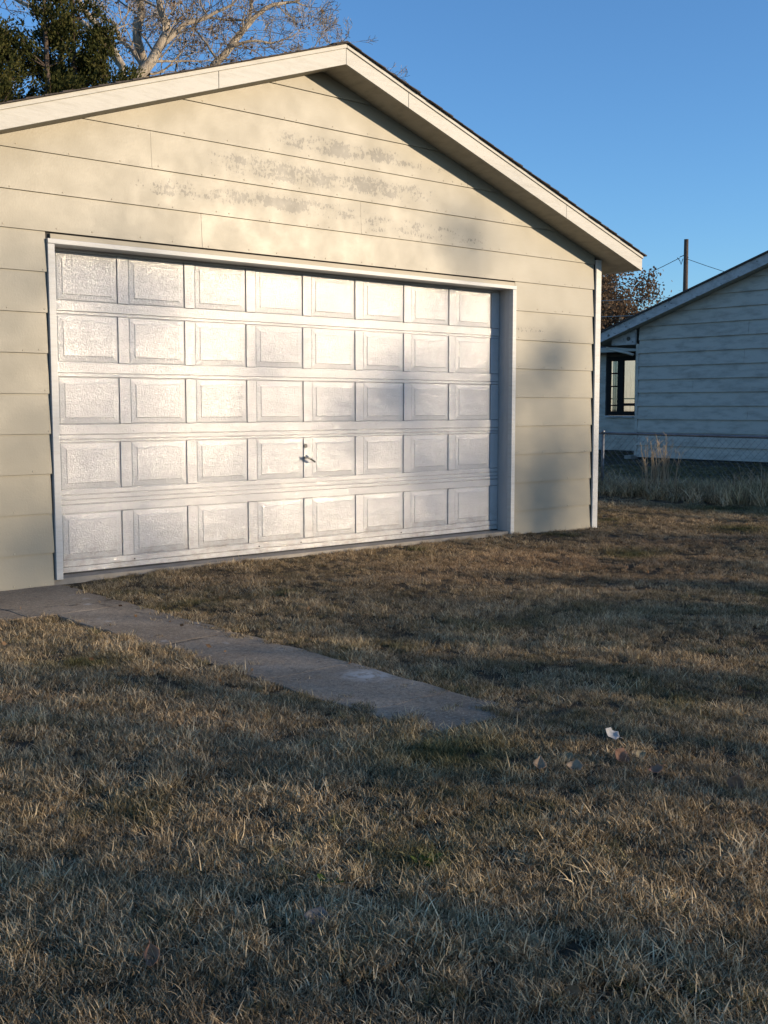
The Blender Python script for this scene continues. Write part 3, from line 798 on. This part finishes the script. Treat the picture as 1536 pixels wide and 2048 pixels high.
bare_tree('big pale limbed bare tree behind the middle of the left roof slope', (9.0, 15.2, -.2),
    [([(9.0, 15.2, -.3), (9.0, 15.2, 3.5), (9.05, 15.2, 6.4)], .30, .21),
     ([(9.05, 15.2, 6.3), (8.9, 15.1, 7.4), (8.86, 15, 8.3)], .17, .125), ([(9.05, 15.2, 6.3), (9.4, 15.5, 7.8), (9.46, 15.6, 8.91)], .17, .11),
     ([(9.0, 15.2, 5.6), (8.2, 14.4, 7.0), (8.05, 14, 7.89)], .14, .07)],
    [([(8.86, 15.0, 8.3), (9.29, 15.0, 8.8), (9.48, 15.0, 9.12), (9.67, 15.0, 9.47), (9.69, 15.0, 9.67), (9.58, 15.0, 9.9), (9.55, 15.05, 10.2), (9.7, 15.3, 11.2)], .114, .035, .5),
     ([(9.46, 15.6, 8.91), (9.34, 15.6, 9.26), (9.28, 15.6, 9.56), (9.39, 15.6, 9.96), (9.43, 15.7, 10.31), (9.5, 16, 11.6)], .099, .05, .5),
     ([(8.05, 14.0, 7.89), (8.04, 14.0, 8.26), (7.9, 14.0, 8.44), (7.73, 14.0, 8.67), (7.5, 14.0, 8.93), (7.24, 14.0, 9.16), (7.02, 13.9, 9.34), (6.3, 13.7, 9.9)], .067, .035, .45),
     ([(9.48, 15.0, 9.12), (9.87, 15.0, 9.49), (10.11, 15.0, 9.74), (10.58, 15.0, 9.98), (11.3, 14.8, 10.4)], .058, .025, .8),
     ([(9.46, 15.6, 8.8), (9.39, 16.1, 9.36), (9.33, 16.5, 9.65), (9.17, 16.5, 9.96), (8.94, 16.5, 10.03), (8.4, 16.6, 10.5)], .05, .02, .7),
     ([(8.04, 14, 8.2), (7.6, 14.8, 9.2), (7.2, 15.8, 9.6), (6.92, 16.6, 10.0), (6.76, 17, 10.3)], .06, .03, .5),
     ([(9.29, 15.0, 8.8), (10.0, 15.3, 9.0), (10.9, 15.6, 9.25)], .03, .012, .9),
     ([(9.4, 15.3, 8.6), (10.2, 16, 9.0), (11.0, 16.5, 9.7)], .03, .012, .8)], 11, 2000)
bare_tree('bare tree leaning right above the garage ridge', (10.8, 16.2, -.2),
    [([(10.8, 16.2, -.3), (10.8, 16.2, 4), (11.0, 16.1, 7.5), (11.55, 16, 9.34)], .22, .085)],
    [([(11.55, 16.0, 9.34), (11.93, 16.0, 9.75), (12.32, 16.0, 10.23), (12.59, 16.0, 10.54), (12.98, 16.0, 10.94), (13.34, 16.0, 11.18), (14.03, 16.0, 11.41)], .082, .027, .7),
     ([(12.59, 16.0, 10.54), (12.65, 16.0, 10.83), (12.69, 16.0, 11.15), (12.8, 16.2, 12.0)], .039, .02, .7),
     ([(12.02, 15.8, 9.9), (12.47, 15.5, 10.02), (12.9, 15.5, 10.05), (13.3, 15.4, 10.2)], .035, .012, 1.0),
     ([(12.75, 16.1, 10.7), (12.27, 16.5, 10.72), (11.74, 16.5, 10.64), (11.29, 16.5, 10.51)], .032, .012, 1.0),
     ([(11.7, 16, 9.5), (11.5, 16.4, 10.1), (11.1, 16.6, 10.6)], .03, .012, .9)], 23, 260, .62)
bare_tree('distant bare tree whose twig tips show just above the garage ridge', (17.2, 19.5, -.2),
    [([(17.2, 19.5, -.3), (17.2, 19.5, 5), (17.0, 19.2, 10)], .2, .06)],
    [([(17.0, 19.2, 10), (16.81, 19.0, 11.3), (16.96, 19.0, 11.6), (17.1, 19.0, 11.8)], .03, .008, .35),
     ([(17.1, 19.2, 9.5), (17.6, 19, 10.9), (17.83, 19.0, 11.5)], .03, .01, .2),
     ([(17.1, 19.3, 9), (18.2, 19, 10.2), (19.1, 19.0, 10.9)], .03, .009, .2)], 31, 60, .5)

# eastern cedar: upswept sprays of fine foliage
M_CEDAR = foliage_material('cedar_foliage', [(0, (.022, .03, .011)), (.5, (.065, .07, .024)), (1, (.15, .13, .046))], .2)
def cedar(label, base, height, r0, seed, nb, leaders):
    rr = random.Random(seed)
    root = empty('cedar_tree', base); tag(root, label, 'tree', 'evergreens behind the garage')
    tb = MB(); B = Vector(base)
    pts = []
    for (dx, dy, h0, h1) in leaders:
        out, rad = limb(tb, [B, B+Vector((dx*.2, dy*.2, h0)), B+Vector((dx, dy, (h0+h1)/2)), B+Vector((dx*1.1, dy*1.1, h1))], .13, .02, 7, .02, rr)
        for k in range(nb):
            h = rr.uniform(.12, 1)
            i = int(h*(len(out)-1)); o_ = out[i]
            reach = r0*(1-h)**.7*rr.uniform(.55, 1.1)+.22
            a = rr.uniform(0, 2*math.pi)
            d = Vector((math.cos(a), math.sin(a), rr.uniform(.1, .75))).normalized()
            end = o_ + d*reach + Vector((0, 0, reach*.25))
            tb.tube([o_, o_.lerp(end, .5)-Vector((0, 0, .05)), end], [.022, .013, .005], 4, cap=False)
            m_ = int(reach*36)+10
            for _ in range(m_):
                t = rr.uniform(.3, 1.02); c = o_.lerp(end, t)
                s_ = .11*(1.15-.5*t)
                pts.append((c.x+rr.gauss(0, s_), c.y+rr.gauss(0, s_), c.z+rr.gauss(0, s_*.8), d.x, d.y, d.z))
    A = np.array(pts); P = np.repeat(A[:, :3], 9, axis=0); D = np.repeat(A[:, 3:], 9, axis=0)
    n = len(P); D = D*.75 + np.array([0, 0, .55]) + RNG.normal(size=(n, 3))*.38
    D /= np.linalg.norm(D, axis=1)[:, None]
    P = P + D*RNG.uniform(-.02, .15, (n, 1)) + RNG.normal(size=(n, 3))*.028
    E_ = np.cross(D, RNG.normal(size=(n, 3))); E_ /= np.linalg.norm(E_, axis=1)[:, None]
    L_ = RNG.uniform(.04, .085, (n, 1)); W_ = L_*RNG.uniform(.16, .3, (n, 1))
    V = np.stack([P-D*L_*.5, P+E_*W_, P+D*L_*.5, P-E_*W_], 1).reshape(-1, 3); F = np.arange(4*n).reshape(-1, 4)
    o = tb.build('trunk', M_DARKBARK, smooth=True); parent_keep(o, root)
    o = npmesh('crown', V, F, M_CEDAR); parent_keep(o, root)
cedar('dark green cedar with several upright leaders behind the left roof slope', (5.1, 11, -.2), 10, 1.0, 5, 90,
      [(-.1, 0, 3, 9.1), (.42, .1, 3, 9.6), (.85, -.1, 3, 7.9), (.5, .8, 3, 8.2), (.62, .2, 3, 7.4), (-.5, .5, 3, 7.6)])
cedar('smaller dark cedar at the left edge of the picture', (4.25, 11.2, -.2), 9, .8, 8, 80,
      [(-.1, 0, 3, 7.7), (-.5, .2, 3, 8.6), (.1, .9, 3, 8.0)])

# leafy tree beyond the neighbouring house
M_BROWNLEAF = foliage_material('brown_autumn_leaves', [(0, (.06, .042, .028)), (.5, (.15, .10, .063)), (1, (.29, .205, .125))], .3)
root = empty('autumn_tree', (48, 31.6, -.2)); tag(root, 'round brown leaved tree between the garage corner and the utility pole', 'tree')
rr = random.Random(2); tb = MB(); tips = []
limb(tb, [(48, 31.6, -.3), (48, 31.6, 2), (48, 31.5, 4)], .35, .25, 8, .02, rr)
for i in range(13):
    a = i*2.4; d = Vector((math.cos(a)*.8, math.sin(a)*.9, rr.uniform(.4, 1.1)))
    twigs(tb, (48, 31.5, rr.uniform(2.6, 4)), d, rr.uniform(2.0, 2.7), .11, 3, rr, tips, .75, 5, .1)
o = tb.build('trunk', M_DARKBARK); parent_keep(o, root)
T = np.array([tuple(t) for t in tips]); T = T[T[:, 2] < 9.0]
T = np.repeat(T, 11, axis=0) + RNG.normal(size=(len(T)*11, 3))*.26
V, F = leaves(T, .17, 1.5); o = npmesh('crown', V, F, M_BROWNLEAF); parent_keep(o, root)

# trees and added shrubs on the south side of the yard, behind the camera: they throw the dappled shade
M_SHADELEAF = foliage_material('olive_leaves', [(0, (.03, .035, .014)), (1, (.10, .09, .04))], .3)
def shade_tree(label, base, clumps, seed, n_per, name='shade_tree', group='trees on the south side of the yard'):
    """clumps: (centre, radius, leaf density)"""
    rr = random.Random(seed); B = Vector(base); root = empty(name, base); tag(root, label, 'tree', group)
    tb = MB(); P = []
    zs_ = [c[0][2] for c in clumps]; fork = B.z + (min(zs_)-B.z)*.6
    limb(tb, [B-Vector((0, 0, .1)), B+Vector((.05, .05, (fork-B.z)*.5)), Vector((B.x, B.y, fork))], .17, .12, 8, .01, rr)
    for (c, r, dn) in clumps:
        c = Vector(c); mid = Vector((B.x, B.y, fork)).lerp(c, .5) + Vector((rr.gauss(0, .15), rr.gauss(0, .15), .2))
        tb.tube([(B.x, B.y, fork), mid, c], [.07, .04, .012], 5, cap=False)
        for _ in range(5):
            e = c + Vector((rr.gauss(0, r*.7), rr.gauss(0, r*.7), rr.gauss(0, r*.7))); tb.tube([mid.lerp(c, rr.random()), e], [.012, .004], 3, cap=False)
        n = int(n_per*dn)
        P.append(RNG.normal(size=(n, 3))*r*.55 + np.array(tuple(c)))
    o = tb.build('trunk', M_DARKBARK, smooth=True); parent_keep(o, root)
    V, F = leaves(np.concatenate(P), .11, 1.5); o = npmesh('crown', V, F, M_SHADELEAF); parent_keep(o, root)
SD = Vector((.66, -1, .21))
def up_ray(p, t): q = Vector(p) + SD*t; return (q.x, q.y, q.z)
cl1 = [(up_ray((4.08, -.16, 2.75), 39), .20, .8), (up_ray((5.30, -.16, 1.45), 38.5), .24, .9), (up_ray((5.45, -.16, 1.70), 39.5), .14, .5),
       (up_ray((5.65, -.16, .68), 39), .28, 1), (up_ray((5.1, -.16, .6), 39.5), .22, .6), (up_ray((5.35, -.16, -.02), 39), .25, 1), (up_ray((5.9, -.16, .2), 40), .3, .9),
       (up_ray((5.1, -.16, .15), 38), .2, .6), (up_ray((4.0, 0, .7), 39), .35, .8), (up_ray((4.3, 0, .2), 39), .4, .9), (up_ray((3.19, 0, 1.2), 39), .22, .8), (up_ray((3.5, 0, 1.28), 39.6), .2, .6),
       (up_ray((2.7, 0, 1.05), 38), .2, .4), (up_ray((4.5, 0, 1.2), 39), .2, .5), (up_ray((6.6, 1, 1.5), 39), .5, 1)]
shade_tree('open crowned tree standing south of the garage behind the viewer', (up_ray((4.6, 0, .5), 39)[0], up_ray((4.6, 0, .5), 39)[1], -.2), [(c, r*1.6, d) for c, r, d in cl1], 41, 175)
cl2 = [(up_ray((-.42, -.16, .0), 41), .22, .9), (up_ray((-.25, -.16, .2), 41.5), .12, .4), (up_ray((.3, 0, 2.15), 41), .3, .7), (up_ray((.75, 0, 2.0), 40.5), .2, .5), (up_ray((-.9, -.16, .5), 41), .4, 1), (up_ray((-1.3, -.16, 1.2), 41), .5, 1),
       (up_ray((.1, 0, .0), 41), .3, .5), (up_ray((.9, 0, .02), 41), .25, .5), (up_ray((1.9, 0, 1.6), 40), .16, .35), (up_ray((-.5, -.16, 2.0), 41), .2, .4), (up_ray((0, 0, 1.1), 42), .25, .35)]
shade_tree('second open crowned tree standing south west behind the viewer', (up_ray((.2, 0, .5), 41)[0], up_ray((.2, 0, .5), 41)[1], -.2), [(c, r*1.6, d) for c, r, d in cl2], 43, 150)
# unseen shrub row, added and shaped so its tops shade the middle lawn
rs = random.Random(77)
i = 0; x = 6.0
while x < 27:
    cl = []
    for _ in range(3):
        cl.append(((x+rs.uniform(-.9, .9), -18.5+rs.uniform(-.6, .6), rs.uniform(2.55, 2.8)), rs.uniform(.2, .3), rs.uniform(.03, .08)))
    for _ in range(4):
        cl.append(((x+rs.uniform(-.8, .8), -18.5+rs.uniform(-.4, .4), rs.uniform(2.78, 3.02)), .26, .34))
    shade_tree('unseen tall olive shrub added behind the viewer to shade the lawn', (x, -18.5, -.2), cl, 100+i, 210, 'added_shade_shrub', 'added shrub row shading the lawn')
    i += 1; x += 1.9

# ------------------------------------------------------------------ grass
def tuft(seed, n, h, splay, wid, lying):
    r = random.Random(seed); V = []; F = []; A = []
    for k in range(n):
        a = r.uniform(0, 2*math.pi); rad = r.uniform(0, .045)**1
        bx, by = rad*math.cos(a*1.7), rad*math.sin(a*1.7)
        L_ = h*r.uniform(.45, 1.15); lean = r.uniform(.15, splay)
        if r.random() < lying: lean = r.uniform(1.1, 1.5)
        w_ = wid*r.uniform(.6, 1.25); az = r.uniform(0, 2*math.pi)
        dx, dy = math.cos(az), math.sin(az); tw = r.uniform(-.8, .8)
        sx, sy = math.cos(az+1.57+tw), math.sin(az+1.57+tw)
        x, y, z = bx, by, -.004; t = lean*.5; base = len(V); m_ = 3
        bend = r.uniform(.1, .9); av = r.random()
        for s_ in range(m_+1):
            ww = w_*(1-(s_/m_)**1.6)*.5+.0002
            V += [(x-sx*ww, y-sy*ww, z), (x+sx*ww, y+sy*ww, z)]; A += [av, av]
            st = L_/m_; z += st*math.cos(t); x += dx*st*math.sin(t); y += dy*st*math.sin(t); t = min(1.9, t+bend*.5)
            if z < .002: z = .002
        for s_ in range(m_): F.append((base+2*s_, base+2*s_+1, base+2*s_+3, base+2*s_+2))
    me = bpy.data.meshes.new('grass_tuft'); me.from_pydata(V, [], F); me.update()
    at = me.attributes.new('blade', 'FLOAT', 'POINT'); at.data.foreach_set('value', A)
    return me
M_GRASS = foliage_material('dormant_grass', [(0, (.10, .073, .041)), (.35, (.28, .208, .120)), (.7, (.52, .40, .24)), (1, (.80, .645, .41))], .3, 'blade', True)
TUFTS = []
for i in range(9):
    me = tuft(200+i, 58, (.021, .024, .027, .028, .031, .034, .025, .038, .046)[i], 1.3, .0021, .6); me.materials.append(M_GRASS)
    TUFTS.append(bpy.data.objects.new('grass_tuft', me))

def scatter(name, P, R, SC_, G_, RU, VAL, label, protos, kind='stuff'):
    n = len(P); me = bpy.data.meshes.new(name); me.vertices.add(n); me.vertices.foreach_set('co', P.astype(np.float32).ravel())
    def at(nm, ty, arr, key='value'):
        a = me.attributes.new(nm, ty, 'POINT'); a.data.foreach_set(key, arr.astype(np.float32).ravel() if ty != 'INT' else arr.astype(np.int32))
    at('rot', 'FLOAT_VECTOR', R, 'vector'); at('size', 'FLOAT_VECTOR', SC_, 'vector'); at('green', 'FLOAT', G_); at('rust', 'FLOAT', RU); at('value', 'FLOAT', VAL)
    at('pick', 'INT', RNG.integers(0, len(protos), n))
    me.update()
    o = bpy.data.objects.new(name, me); C.objects.link(o); tag(o, label, None, None, kind)
    ng = bpy.data.node_groups.new(name+'_nodes', 'GeometryNodeTree')
    ng.interface.new_socket('Geometry', in_out='INPUT', socket_type='NodeSocketGeometry'); ng.interface.new_socket('Geometry', in_out='OUTPUT', socket_type='NodeSocketGeometry')
    gi = ng.nodes.new('NodeGroupInput'); go = ng.nodes.new('NodeGroupOutput')
    gti = []
    join = ng.nodes.new('GeometryNodeJoinGeometry')
    for pr in reversed(protos):
        oi = ng.nodes.new('GeometryNodeObjectInfo'); oi.inputs['Object'].default_value = pr; oi.inputs['As Instance'].default_value = True
        ng.links.new(oi.outputs['Geometry'], join.inputs[0])
    iop = ng.nodes.new('GeometryNodeInstanceOnPoints'); iop.inputs['Pick Instance'].default_value = True
    m2p = ng.nodes.new('GeometryNodeMeshToPoints'); m2p.inputs['Radius'].default_value = .01
    def na(nm, ty):
        a = ng.nodes.new('GeometryNodeInputNamedAttribute'); a.data_type = ty; a.inputs['Name'].default_value = nm; return a.outputs['Attribute']
    e2r = ng.nodes.new('FunctionNodeEulerToRotation')
    ng.links.new(gi.outputs[0], m2p.inputs[0]); ng.links.new(m2p.outputs[0], iop.inputs['Points']); ng.links.new(join.outputs[0], iop.inputs['Instance'])
    ng.links.new(na('pick', 'INT'), iop.inputs['Instance Index'])
    ng.links.new(na('rot', 'FLOAT_VECTOR'), e2r.inputs[0]); ng.links.new(e2r.outputs[0], iop.inputs['Rotation'])
    ng.links.new(na('size', 'FLOAT_VECTOR'), iop.inputs['Scale'])
    ng.links.new(iop.outputs[0], go.inputs[0])
    md = o.modifiers.new('scatter', 'NODES'); md.node_group = ng
    return o
# sample points by distance to the viewer, thinning outwards
def fbm(x, y, s, seed, oct_=3):
    return mnoise.fractal((x*s+seed*13.1, y*s-seed*7.7, seed*3.3), 1.0, 2.0, oct_)
def on_path(x, y, m_):
    if y < -4.35: m_ += .09*((-4.35-y)/.45)**2*(1.5 if x > -.4 else .6)
    if -.72-.0 + m_ < x < -.165-m_ and -4.86+.5*m_ < y < -.1: return True
    return x < -.165-m_ and -1.29+m_ < y < -.15
cx, cy = CAM.x, CAM.y
pts = []
bands = [(1.8, 5, 1850), (5, 8, 1100), (8, 11, 520), (11, 16, 240), (16, 26, 75), (26, 45, 16)]
az0 = math.pi/2-.7138
for r0, r1, dens in bands:
    half = math.radians(27) if r0 < 6 else math.radians(23)
    n = int(dens*half*(r1*r1-r0*r0))
    rr_ = np.sqrt(RNG.uniform(r0*r0, r1*r1, n)); aa = az0 + RNG.uniform(-half, half, n)
    for r_, a_ in zip(rr_, aa):
        x, y = cx+r_*math.cos(a_), cy+r_*math.sin(a_)
        if XL-.05 < x < XR+.01 and y > -.17: continue
        if 20.1 < x < 27.3 and -4 < y < 9.8: continue
        if x > 23.3 and 9.7 < y < 16.3: continue
        m_ = .09*fbm(x, y, 3, 1)+.12*fbm(x, y, 11, 6)+.012
        if on_path(x, y, m_) and random.random() > .012: continue
        cl_ = mnoise.noise((x*6.5, y*6.5, 4.4)) + .6*mnoise.noise((x*15, y*15, 8.1))
        if r_ < 12 and cl_ < -.12 and random.random() < .72: continue
        pts.append((x, y, r_))
pts = np.array(pts); n = len(pts)
Pz = np.array([gz(x, y) for x, y, _ in pts]); P = np.column_stack([pts[:, 0], pts[:, 1], Pz])
g1 = np.array([fbm(x, y, .55, 2) for x, y, _ in pts]); g2 = np.array([fbm(x, y, 2.2, 3) for x, y, _ in pts]); g3 = np.array([fbm(x, y, .8, 4) for x, y, _ in pts])
hh = np.array([fbm(x, y, 2.8, 5) for x, y, _ in pts])
green = np.clip((g1*.5+g2*.7-.12)*2.2, 0, 1)*RNG.uniform(.3, 1, n)
green = np.where(RNG.random(n) < .10, RNG.uniform(.3, .9, n), green)
nearwall = np.clip(1-np.abs(P[:, 1]+1.6)/2.0, 0, 1)*np.clip((P[:, 0]-.3)/2, 0, 1)*np.clip((9-P[:, 0])/2, 0, 1)
rust = np.clip(.10+nearwall*.75+g3*.35, 0, 1)*RNG.uniform(.4, 1, n)
green *= 1-.75*nearwall
for gx_, gy_, gr_ in ((.84, -1.64, .13), (4.6, -1.82, .38), (7.2, -1.3, .45), (-1.27, -2.82, .2), (5.2, -.45, .25), (-1.65, -5.72, .12), (-.9, -5.1, .3), (3.2, -.42, .12), (9.2, .2, .6), (6.9, .35, .3)):
    d2 = ((P[:, 0]-gx_)**2+(P[:, 1]-gy_)**2)/gr_**2
    green = np.maximum(green, np.exp(-d2)*1.0); rust *= 1-np.exp(-d2)
yard = P[:, 0] > FX+.1
green = np.where(yard, np.clip(green+.65, 0, 1), green); 
val = np.clip(1.0+.30*hh+RNG.normal(size=n)*.14, .45, 1.6)
far = np.clip(pts[:, 2]/9, 1, 3)
sz = (RNG.uniform(.7, 1.2, n)*(1+.45*np.clip(hh, -.8, .8)))
SCL = np.column_stack([sz*far**.55*1.15, sz*far**.55*1.15, sz*far**.12])
ROT = np.column_stack([RNG.normal(size=n)*.16, RNG.normal(size=n)*.16, RNG.uniform(0, 6.28, n)])
scatter('grass', P, ROT, SCL, green, rust, val, 'short dormant tan and green lawn grass around the garage', TUFTS)

# rank weeds along the fence
WT = []
for i in range(5):
    me = tuft(400+i, 26, .30, .55, .0065, .12); me.materials.append(M_GRASS); WT.append(bpy.data.objects.new('weed_tuft', me))
n = 5200
wy = RNG.uniform(-6, 9, n); wx = FX + RNG.normal(size=n)*.42 + .05
hgt = np.array([.75+.5*fbm(0, y, .7, 9) for y in wy])*RNG.uniform(.5, 1.15, n)*np.where(wy < 1.5, 1.15, 1)
P = np.column_stack([wx, wy, np.full(n, -.215)])
ROT = np.column_stack([RNG.normal(size=n)*.2, RNG.normal(size=n)*.2, RNG.uniform(0, 6.28, n)])
SCL = np.column_stack([1.6*np.ones(n), 1.6*np.ones(n), hgt])
wg = np.clip(.4+np.array([fbm(x*2, y, .9, 12) for x, y in zip(wx, wy)]), 0, 1)
scatter('weeds', P, ROT, SCL, wg*RNG.uniform(.4, 1, n), np.full(n, .1), np.clip(1.35+RNG.normal(size=n)*.25, .6, 2), 'rank tan and green grass growing along the foot of the chain link fence', WT)
# tall dry stalks in front of the fence
M_STALK = foliage_material('dry_stalks', [(0, (.34, .26, .17)), (1, (.62, .50, .35))], .2)
def stalks(label, x, y, n, h, spread, seed):
    rr = random.Random(seed); root = empty('dry_weed', (x, y, -.2)); tag(root, label, 'weed', 'tall dry weeds at the fence')
    for _ in range(n):
        b = MB()
        px, py = x+rr.gauss(0, spread), y+rr.gauss(0, spread); hh_ = h*rr.uniform(.55, 1.1); lx, ly = rr.gauss(0, .06), rr.gauss(0, .1)
        b.tube([(px, py, -.2), (px+lx*.3, py+ly*.3, -.2+hh_*.5), (px+lx, py+ly, -.2+hh_)], [.007, .0055, .003], 4)
        for k in range(5):
            z = -.2+hh_*rr.uniform(.45, 1); t = (z+.2)/hh_
            a = rr.uniform(0, 6.28); q = (px+lx*t*t, py+ly*t*t, z)
            b.tube([q, (q[0]+.05*math.cos(a), q[1]+.06*math.sin(a), z+.07)], [.003, .0015], 3)
        o = b.build('stalk', M_STALK); parent_keep(o, root)
stalks('tall clump of pale dry stalks in front of the chain link fence', FX-.35, 1.98, 40, .86, .13, 1)
stalks('short dry stalks among the weeds near the right edge of the fence', FX-.2, .45, 16, .5, .25, 2)

# low green weed in the near lawn
M_WEED = foliage_material('green_weed_leaf', [(0, (.05, .085, .02)), (1, (.13, .19, .05))], .3)
def broadleaf(label, x, y, n, r, seed):
    rr = random.Random(seed); b = MB()
    for k in range(n):
        a = rr.uniform(0, 6.28); L_ = r*rr.uniform(.6, 1.1); w_ = L_*.28; t = rr.uniform(.3, 1.0)
        d = Vector((math.cos(a)*math.cos(t), math.sin(a)*math.cos(t), math.sin(t))); s_ = Vector((-math.sin(a), math.cos(a), 0))
        o = Vector((x+rr.gauss(0, .01), y+rr.gauss(0, .01), gz(x, y)))
        V = [o, o+d*L_*.4+s_*w_*.8, o+d*L_*.8+s_*w_*.6-Vector((0, 0, .004)), o+d*L_-Vector((0, 0, .01)), o+d*L_*.8-s_*w_*.6-Vector((0, 0, .004)), o+d*L_*.4-s_*w_*.8, o+d*L_*.55-Vector((0, 0, .004))]
        b.add([tuple(v) for v in V], [(0, 1, 6), (1, 2, 6), (2, 3, 6), (3, 4, 6), (4, 5, 6), (5, 0, 6)])
    o = b.build('broadleaf_weed', M_WEED); tag(o, label, 'weed', 'green weeds in the near lawn')
broadleaf('yellow green broadleaf weed in the near lawn below the path end', -1.65, -5.75, 13, .065, 5)
broadleaf('small yellow green sprig left of the larger lawn weed', -1.93, -5.68, 6, .05, 6)

# fallen leaves
def leaf_mat(name, col):
    m, nt, p = mat(name); n = N(nt); g = n.noise(n.pos(), 60, 4)
    n.link(n.ramp(g, [(.3, tuple(c*.75 for c in col)), (.7, col)]), p.inputs['Base Color']); p.inputs['Roughness'].default_value = .7; return m
LM = {'white': leaf_mat('pale_grey_leaf', (.42, .41, .40)), 'tan': leaf_mat('tan_leaf', (.34, .235, .145)), 'rust': leaf_mat('rust_leaf', (.30, .15, .085)),
      'straw': leaf_mat('straw_leaf', (.27, .215, .125)), 'grey': leaf_mat('grey_brown_leaf', (.2, .17, .145))}
def dead_leaf(label, x, y, L_, kind, seed, tilt=.4, up=.02):
    rr = random.Random(seed); b = MB(); n = 6; a = rr.uniform(0, 6.28); rows = []
    nrm = (Vector((-.45, -.55, .75)) + Vector((rr.gauss(0, 1), rr.gauss(0, 1), rr.gauss(0, .6)))*tilt*.45).normalized(); M_ = nrm.to_track_quat('Z', 'Y').to_matrix() @ Euler((0, 0, a)).to_matrix(); o_ = Vector((x, y, gz(x, y)+up)); cu = rr.uniform(.3, .8)
    for i in range(n+1):
        t = i/n; w_ = L_*.40*math.sin(math.pi*(t**.8))**.8*rr.uniform(.62, 1.15)+.0015
        zz = cu*L_*(t-.5)**2*2; row = []
        for s_ in (-1, -.5, 0, .5, 1): row.append(tuple(o_ + M_ @ Vector((w_*s_, L_*(t-.5), zz + cu*w_*s_*s_*.9))))
        rows += row
    b.add(rows, [(i*5+k, i*5+k+1, (i+1)*5+k+1, (i+1)*5+k) for i in range(n) for k in range(4)])
    b.tube([o_+M_@Vector((0, -L_*.5, cu*L_*.5)), o_+M_@Vector((.004, -L_*.8, cu*L_*.4))], [.0012, .0008], 4)
    o = b.build('fallen_leaf', LM[kind], smooth=True); s = o.modifiers.new('thick', 'SOLIDIFY'); s.thickness = .0008
    tag(o, label, 'leaf', 'fallen leaves on the lawn')
dead_leaf('pale grey leaf standing out brightest on the lawn right of the path end', -.33, -5.39, .062, 'white', 1, .55, .04)
dead_leaf('round tan leaf farthest left of the cluster below the path end', -.81, -5.45, .06, 'tan', 2, .6)
dead_leaf('straw coloured leaf above a tan one in the leaf cluster', -.63, -5.43, .042, 'straw', 3, .6)
dead_leaf('tan brown leaf just under the straw coloured leaf', -.73, -5.54, .06, 'tan', 4, .4)
dead_leaf('rusty leaf beside the pale grey leaf', -.49, -5.56, .065, 'rust', 5, .6)
dead_leaf('straw leaf touching the rusty leaf on its right', -.41, -5.585, .048, 'straw', 6, .6)
dead_leaf('reddish brown leaf at the right of the leaf cluster', -.53, -5.74, .06, 'rust', 7, .6)
dead_leaf('curled grey brown leaf in the near lawn at the bottom of the picture', -2.11, -5.85, .065, 'grey', 8, .4, .022)
dead_leaf('straw leaf deep in the near lawn toward the bottom right', -1.8, -6.3, .035, 'straw', 9, .7)
dead_leaf('brown leaf in the near lawn toward the bottom left corner', -2.5, -5.72, .055, 'rust', 10, .5)
dead_leaf('dark rusty leaf near the right edge of the lawn', -.44, -6.0, .07, 'rust', 11, .6)

# crumbled leaf bits sunk in the turf
n = 420
rr_ = np.sqrt(RNG.uniform(4, 200, n)); aa = az0 + RNG.uniform(-.42, .42, n)
bits = [(CAM.x+r_*math.cos(a_), CAM.y+r_*math.sin(a_)) for r_, a_ in zip(rr_, aa)]
bits = [(x, y) for x, y in bits if not (y > -.25 and x < XR+.1)]
P = np.array([(x, y, gz(x, y)+RNG.uniform(.012, .035)) for x, y in bits])
V, F = leaves(P, .028, 1.5, .5)
o = npmesh('leaf_litter', V, F, M_DRYLEAF); tag(o, 'crumbled brown leaf bits caught in the lawn', kind='stuff')
